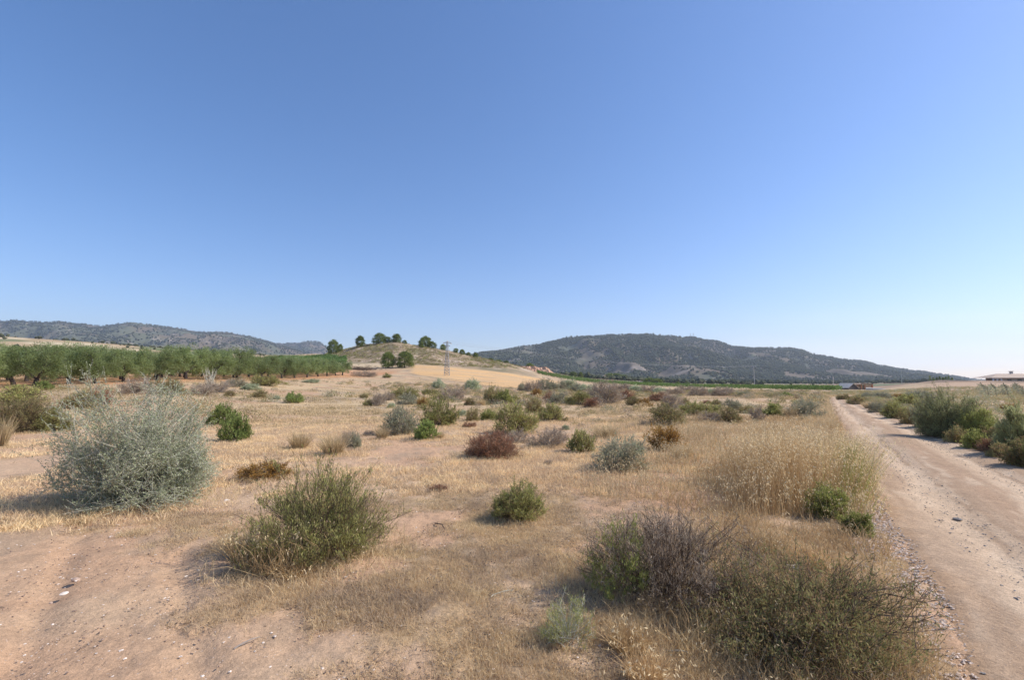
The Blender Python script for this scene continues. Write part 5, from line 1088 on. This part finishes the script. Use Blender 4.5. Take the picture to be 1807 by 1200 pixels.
# small far houses
for (px, Y, w, h, lab) in ((1066, 470, 5, 7, 'tiny cream tower-like hut at the foot of the pale earth bank'), (1112, 480, 9, 4, 'tiny low cream farmhouse in the valley, left of the round trees'), (1147, 560, 5, 5, 'tiny white farmhouse in the valley beyond the round trees'), (1130, 330, 8, 3, 'tiny pale hut at the vineyard edge left of the round trees')):
    x, y = at_depth(px, Y); o = empty('farmhouse', (x, y, float(T(x, y))), .2, lab, 'house', 'far farmhouses'); W_, H_ = w * Y / F, h * Y / F
    b = B(); b.box((0, 0, H_ * .35), (W_, W_ * .8, H_ * .7)); b.make('wall', M['white'], o); b = B(); prism(b, [(-W_ * .56, H_ * .7), (W_ * .56, H_ * .7), (0, H_)], -W_ * .42, W_ * .42); b.make('roof', M['tanroof'], o)
    b = B(); b.box((0, -W_ * .4 - .03, H_ * .3), (W_ * .2, .06, H_ * .3)); b.make('door', M['glass'], o)
# pink earth bank (excavated) + gravel platform
x, y = at_depth(943, 262); zb = CAMH + float(ray(943, 659)[1]) * 262; rng = rnd(800)
nx, nz = 160, 24; gx = np.linspace(-11, 10.5, nx); t = np.linspace(0, 1, nz); top = np.interp(gx, [-11, -1.5, 0, 2, 3.6, 6.5, 8.2, 8.6, 10.5], [4.3, 4.3, 4.5, 3.7, 3.7, 4.0, 2.9, 2.2, .7])
GXb, Tb = np.meshgrid(gx, t, indexing='ij'); Zb = top[:, None] * Tb; Yb = Tb * 2.2 + (fbm(GXb, Zb * 1.2, 1.6, 4, 801) - .5) * 1.5; V = np.stack([GXb, Yb, Zb], 2)
V2 = V[:, -1].copy(); V2[:, 1] += 14; V2[:, 2] += .2; Vall = np.concatenate([V.reshape(-1, 3), V2]); f = grid_faces(nx, nz); k0 = nx * nz
tf = np.array([[i * nz + nz - 1, (i + 1) * nz + nz - 1, k0 + i + 1, k0 + i] for i in range(nx - 1)])
M['pink'] = plain('pink_cut_earth', (.60, .36, .23), .95, .3, .9, bump=.2)
o = build('earth_bank', Vall, [f, tf], M['pink'], smooth=True, loc=(x, y, zb - .3)); o['kind'] = 'structure'
# dark seedlings row on the right bank, young vine rows
for i, px in enumerate([1641, 1647, 1653, 1658, 1664, 1669, 1674, 1680]):
    x, y = at_depth(px, 208); Hh = [2.1, 1.3, 1.1, 1.5, 1.0, 1.3, 1.7, 1.0][i]
    rng = rnd(820 + i); b = B(); P = np.array([[0, 0, Hh * t] for t in np.linspace(.1, .95, 8)]); clumps(rng, P, .42 * (1.15 - np.linspace(.1, .95, 8)) + .1, 40, .22, .12, b, 0, .6); b.segs(np.array([[0, 0, -.1]]), np.array([[0, 0, Hh * .9]]), .05, .02)
    tag(b.make('cypress_seedling', M['pine'], loc=(x, y, float(T(x, y)))), 'dark young cypress in the bank row left of the house, %s from left' % ORD[i] if i else 'tallest dark young cypress, leftmost in the row on the bank left of the house', 'young tree', 'young cypresses on the bank')
for i, (pa, pb) in enumerate((((1731, 684), (1744, 702)), ((1749, 685), (1758, 700)), ((1771, 685), (1778, 698)), ((1791, 684), (1806, 700)), ((1815, 684), (1835, 700)))):
    a = np.array(ground_at(*pa)); c_ = np.array(ground_at(*pb)); rng = rnd(840 + i); n = 900; t = rng.random(n)[:, None]; q = a * (1 - t) + c_ * t + rng.normal(0, .25, (n, 2)); b = B()
    b.leaves(np.stack([q[:, 0], q[:, 1], T(q[:, 0], q[:, 1]) + rng.random(n) * .9], 1), rng.normal(size=(n, 3)), .3, .2, 0, rng)
    t = np.linspace(0, 1, 9)[:, None]; q = a * (1 - t) + c_ * t; z = T(q[:, 0], q[:, 1]); b.segs(np.stack([q[:, 0], q[:, 1], z], 1), np.stack([q[:, 0], q[:, 1], z + 1.3], 1), .04, .04)
    tag(b.make('vine_row', M['greygreen']), 'young vine row running down the slope below the house, %s from the left' % ORD[i] if i else 'leftmost young vine row running down the slope below the house', 'vine row', 'young vine rows')

# ------------------------------------------------------------------ haze
HAZE = True
if HAZE:
    b = B(); b.box((0, 0, 0), (13200, 11400, 560)); o = b.make('haze', []); o['kind'] = 'stuff'
    m, nt, out = newmat('haze_air'); v = N(nt, 'ShaderNodeVolumePrincipled'); v.inputs['Color'].default_value = (.80, .88, 1, 1); v.inputs['Density'].default_value = .00014; v.inputs['Anisotropy'].default_value = .3
    nt.links.new(v.outputs[0], out.inputs['Volume']); o.data.materials.append(m)
    zmin = float(GZ.min()) - 1; o.location = (0, 0, zmin - 6 + 280)

# ------------------------------------------------------------------ world, sun, camera
SE, SA = 42.0, 87.0          # elevation, compass angle from +Y towards +X
w = bpy.data.worlds.new('World'); bpy.context.scene.world = w; w.use_nodes = True; nt = w.node_tree; nt.nodes.clear()
sky = N(nt, 'ShaderNodeTexSky', sky_type='NISHITA', sun_disc=False, sun_elevation=R(SE), sun_rotation=R(SA), altitude=600, air_density=1.0, dust_density=.6, ozone_density=3.0)
bg = N(nt, 'ShaderNodeBackground', ins={'Strength': .15}); out = N(nt, 'ShaderNodeOutputWorld')
tc = N(nt, 'ShaderNodeTexCoord'); mp = N(nt, 'ShaderNodeMapping'); mp.inputs['Scale'].default_value = (1.2, 1.2, 9.0); nt.links.new(tc.outputs['Generated'], mp.inputs[0])
no = N(nt, 'ShaderNodeTexNoise', ins={'Scale': 1.6, 'Detail': 6.0, 'Roughness': .55}); nt.links.new(mp.outputs[0], no.inputs[0])
mr = N(nt, 'ShaderNodeMapRange', ins={'From Min': .40, 'From Max': .68}); nt.links.new(no.outputs[0], mr.inputs[0])
sx = N(nt, 'ShaderNodeSeparateXYZ'); nt.links.new(tc.outputs['Generated'], sx.inputs[0])
lo = N(nt, 'ShaderNodeMapRange', ins={'From Min': .15, 'From Max': .03}); nt.links.new(sx.outputs['Z'], lo.inputs[0])
ri = N(nt, 'ShaderNodeMapRange', ins={'From Min': .35, 'From Max': .65}); nt.links.new(sx.outputs['X'], ri.inputs[0])
m1 = N(nt, 'ShaderNodeMath', operation='MULTIPLY'); nt.links.new(mr.outputs[0], m1.inputs[0]); nt.links.new(lo.outputs[0], m1.inputs[1])
m2 = N(nt, 'ShaderNodeMath', operation='MULTIPLY'); nt.links.new(m1.outputs[0], m2.inputs[0]); nt.links.new(ri.outputs[0], m2.inputs[1])
m3 = N(nt, 'ShaderNodeMath', operation='MULTIPLY', ins={1: .9}); nt.links.new(m2.outputs[0], m3.inputs[0])
hsv = N(nt, 'ShaderNodeHueSaturation', ins={'Saturation': 1.22}); nt.links.new(sky.outputs[0], hsv.inputs['Color'])
tint = mixc(nt, 1.0, hsv.outputs[0], (1.11, .945, .97), 'MULTIPLY')
cmix = mixc(nt, m3.outputs[0], tint, (6.0, 6.3, 6.9)); nt.links.new(cmix, bg.inputs[0]); nt.links.new(bg.outputs[0], out.inputs[0])
sd = Vector((math.sin(R(SA)) * math.cos(R(SE)), math.cos(R(SA)) * math.cos(R(SE)), math.sin(R(SE))))
l = bpy.data.lights.new('sun', 'SUN'); l.energy = 4.3; l.angle = R(.53); l.color = (1, .94, .86); lo_ = bpy.data.objects.new('sun', l); C.objects.link(lo_); lo_.rotation_euler = sd.to_track_quat('Z', 'Y').to_euler(); lo_.location = (0, 0, 50)
cam = bpy.data.cameras.new('camera'); cam.sensor_width = 36; cam.lens = F / 1807 * 36; cam.clip_end = 30000; cam.clip_start = .05
co = bpy.data.objects.new('camera', cam); C.objects.link(co); co.location = (0, 0, CAMH); co.rotation_euler = (R(90) + PITCH, 0, 0)
sc = bpy.context.scene; sc.camera = co
sc.view_settings.view_transform = 'Standard'; sc.view_settings.look = 'None'; sc.view_settings.exposure = .38; sc.view_settings.gamma = 1
sc.cycles.max_bounces = 6; sc.cycles.diffuse_bounces = 3; sc.cycles.transmission_bounces = 3; sc.cycles.volume_bounces = 0
try: sc.cycles.use_denoising = True
except Exception: pass
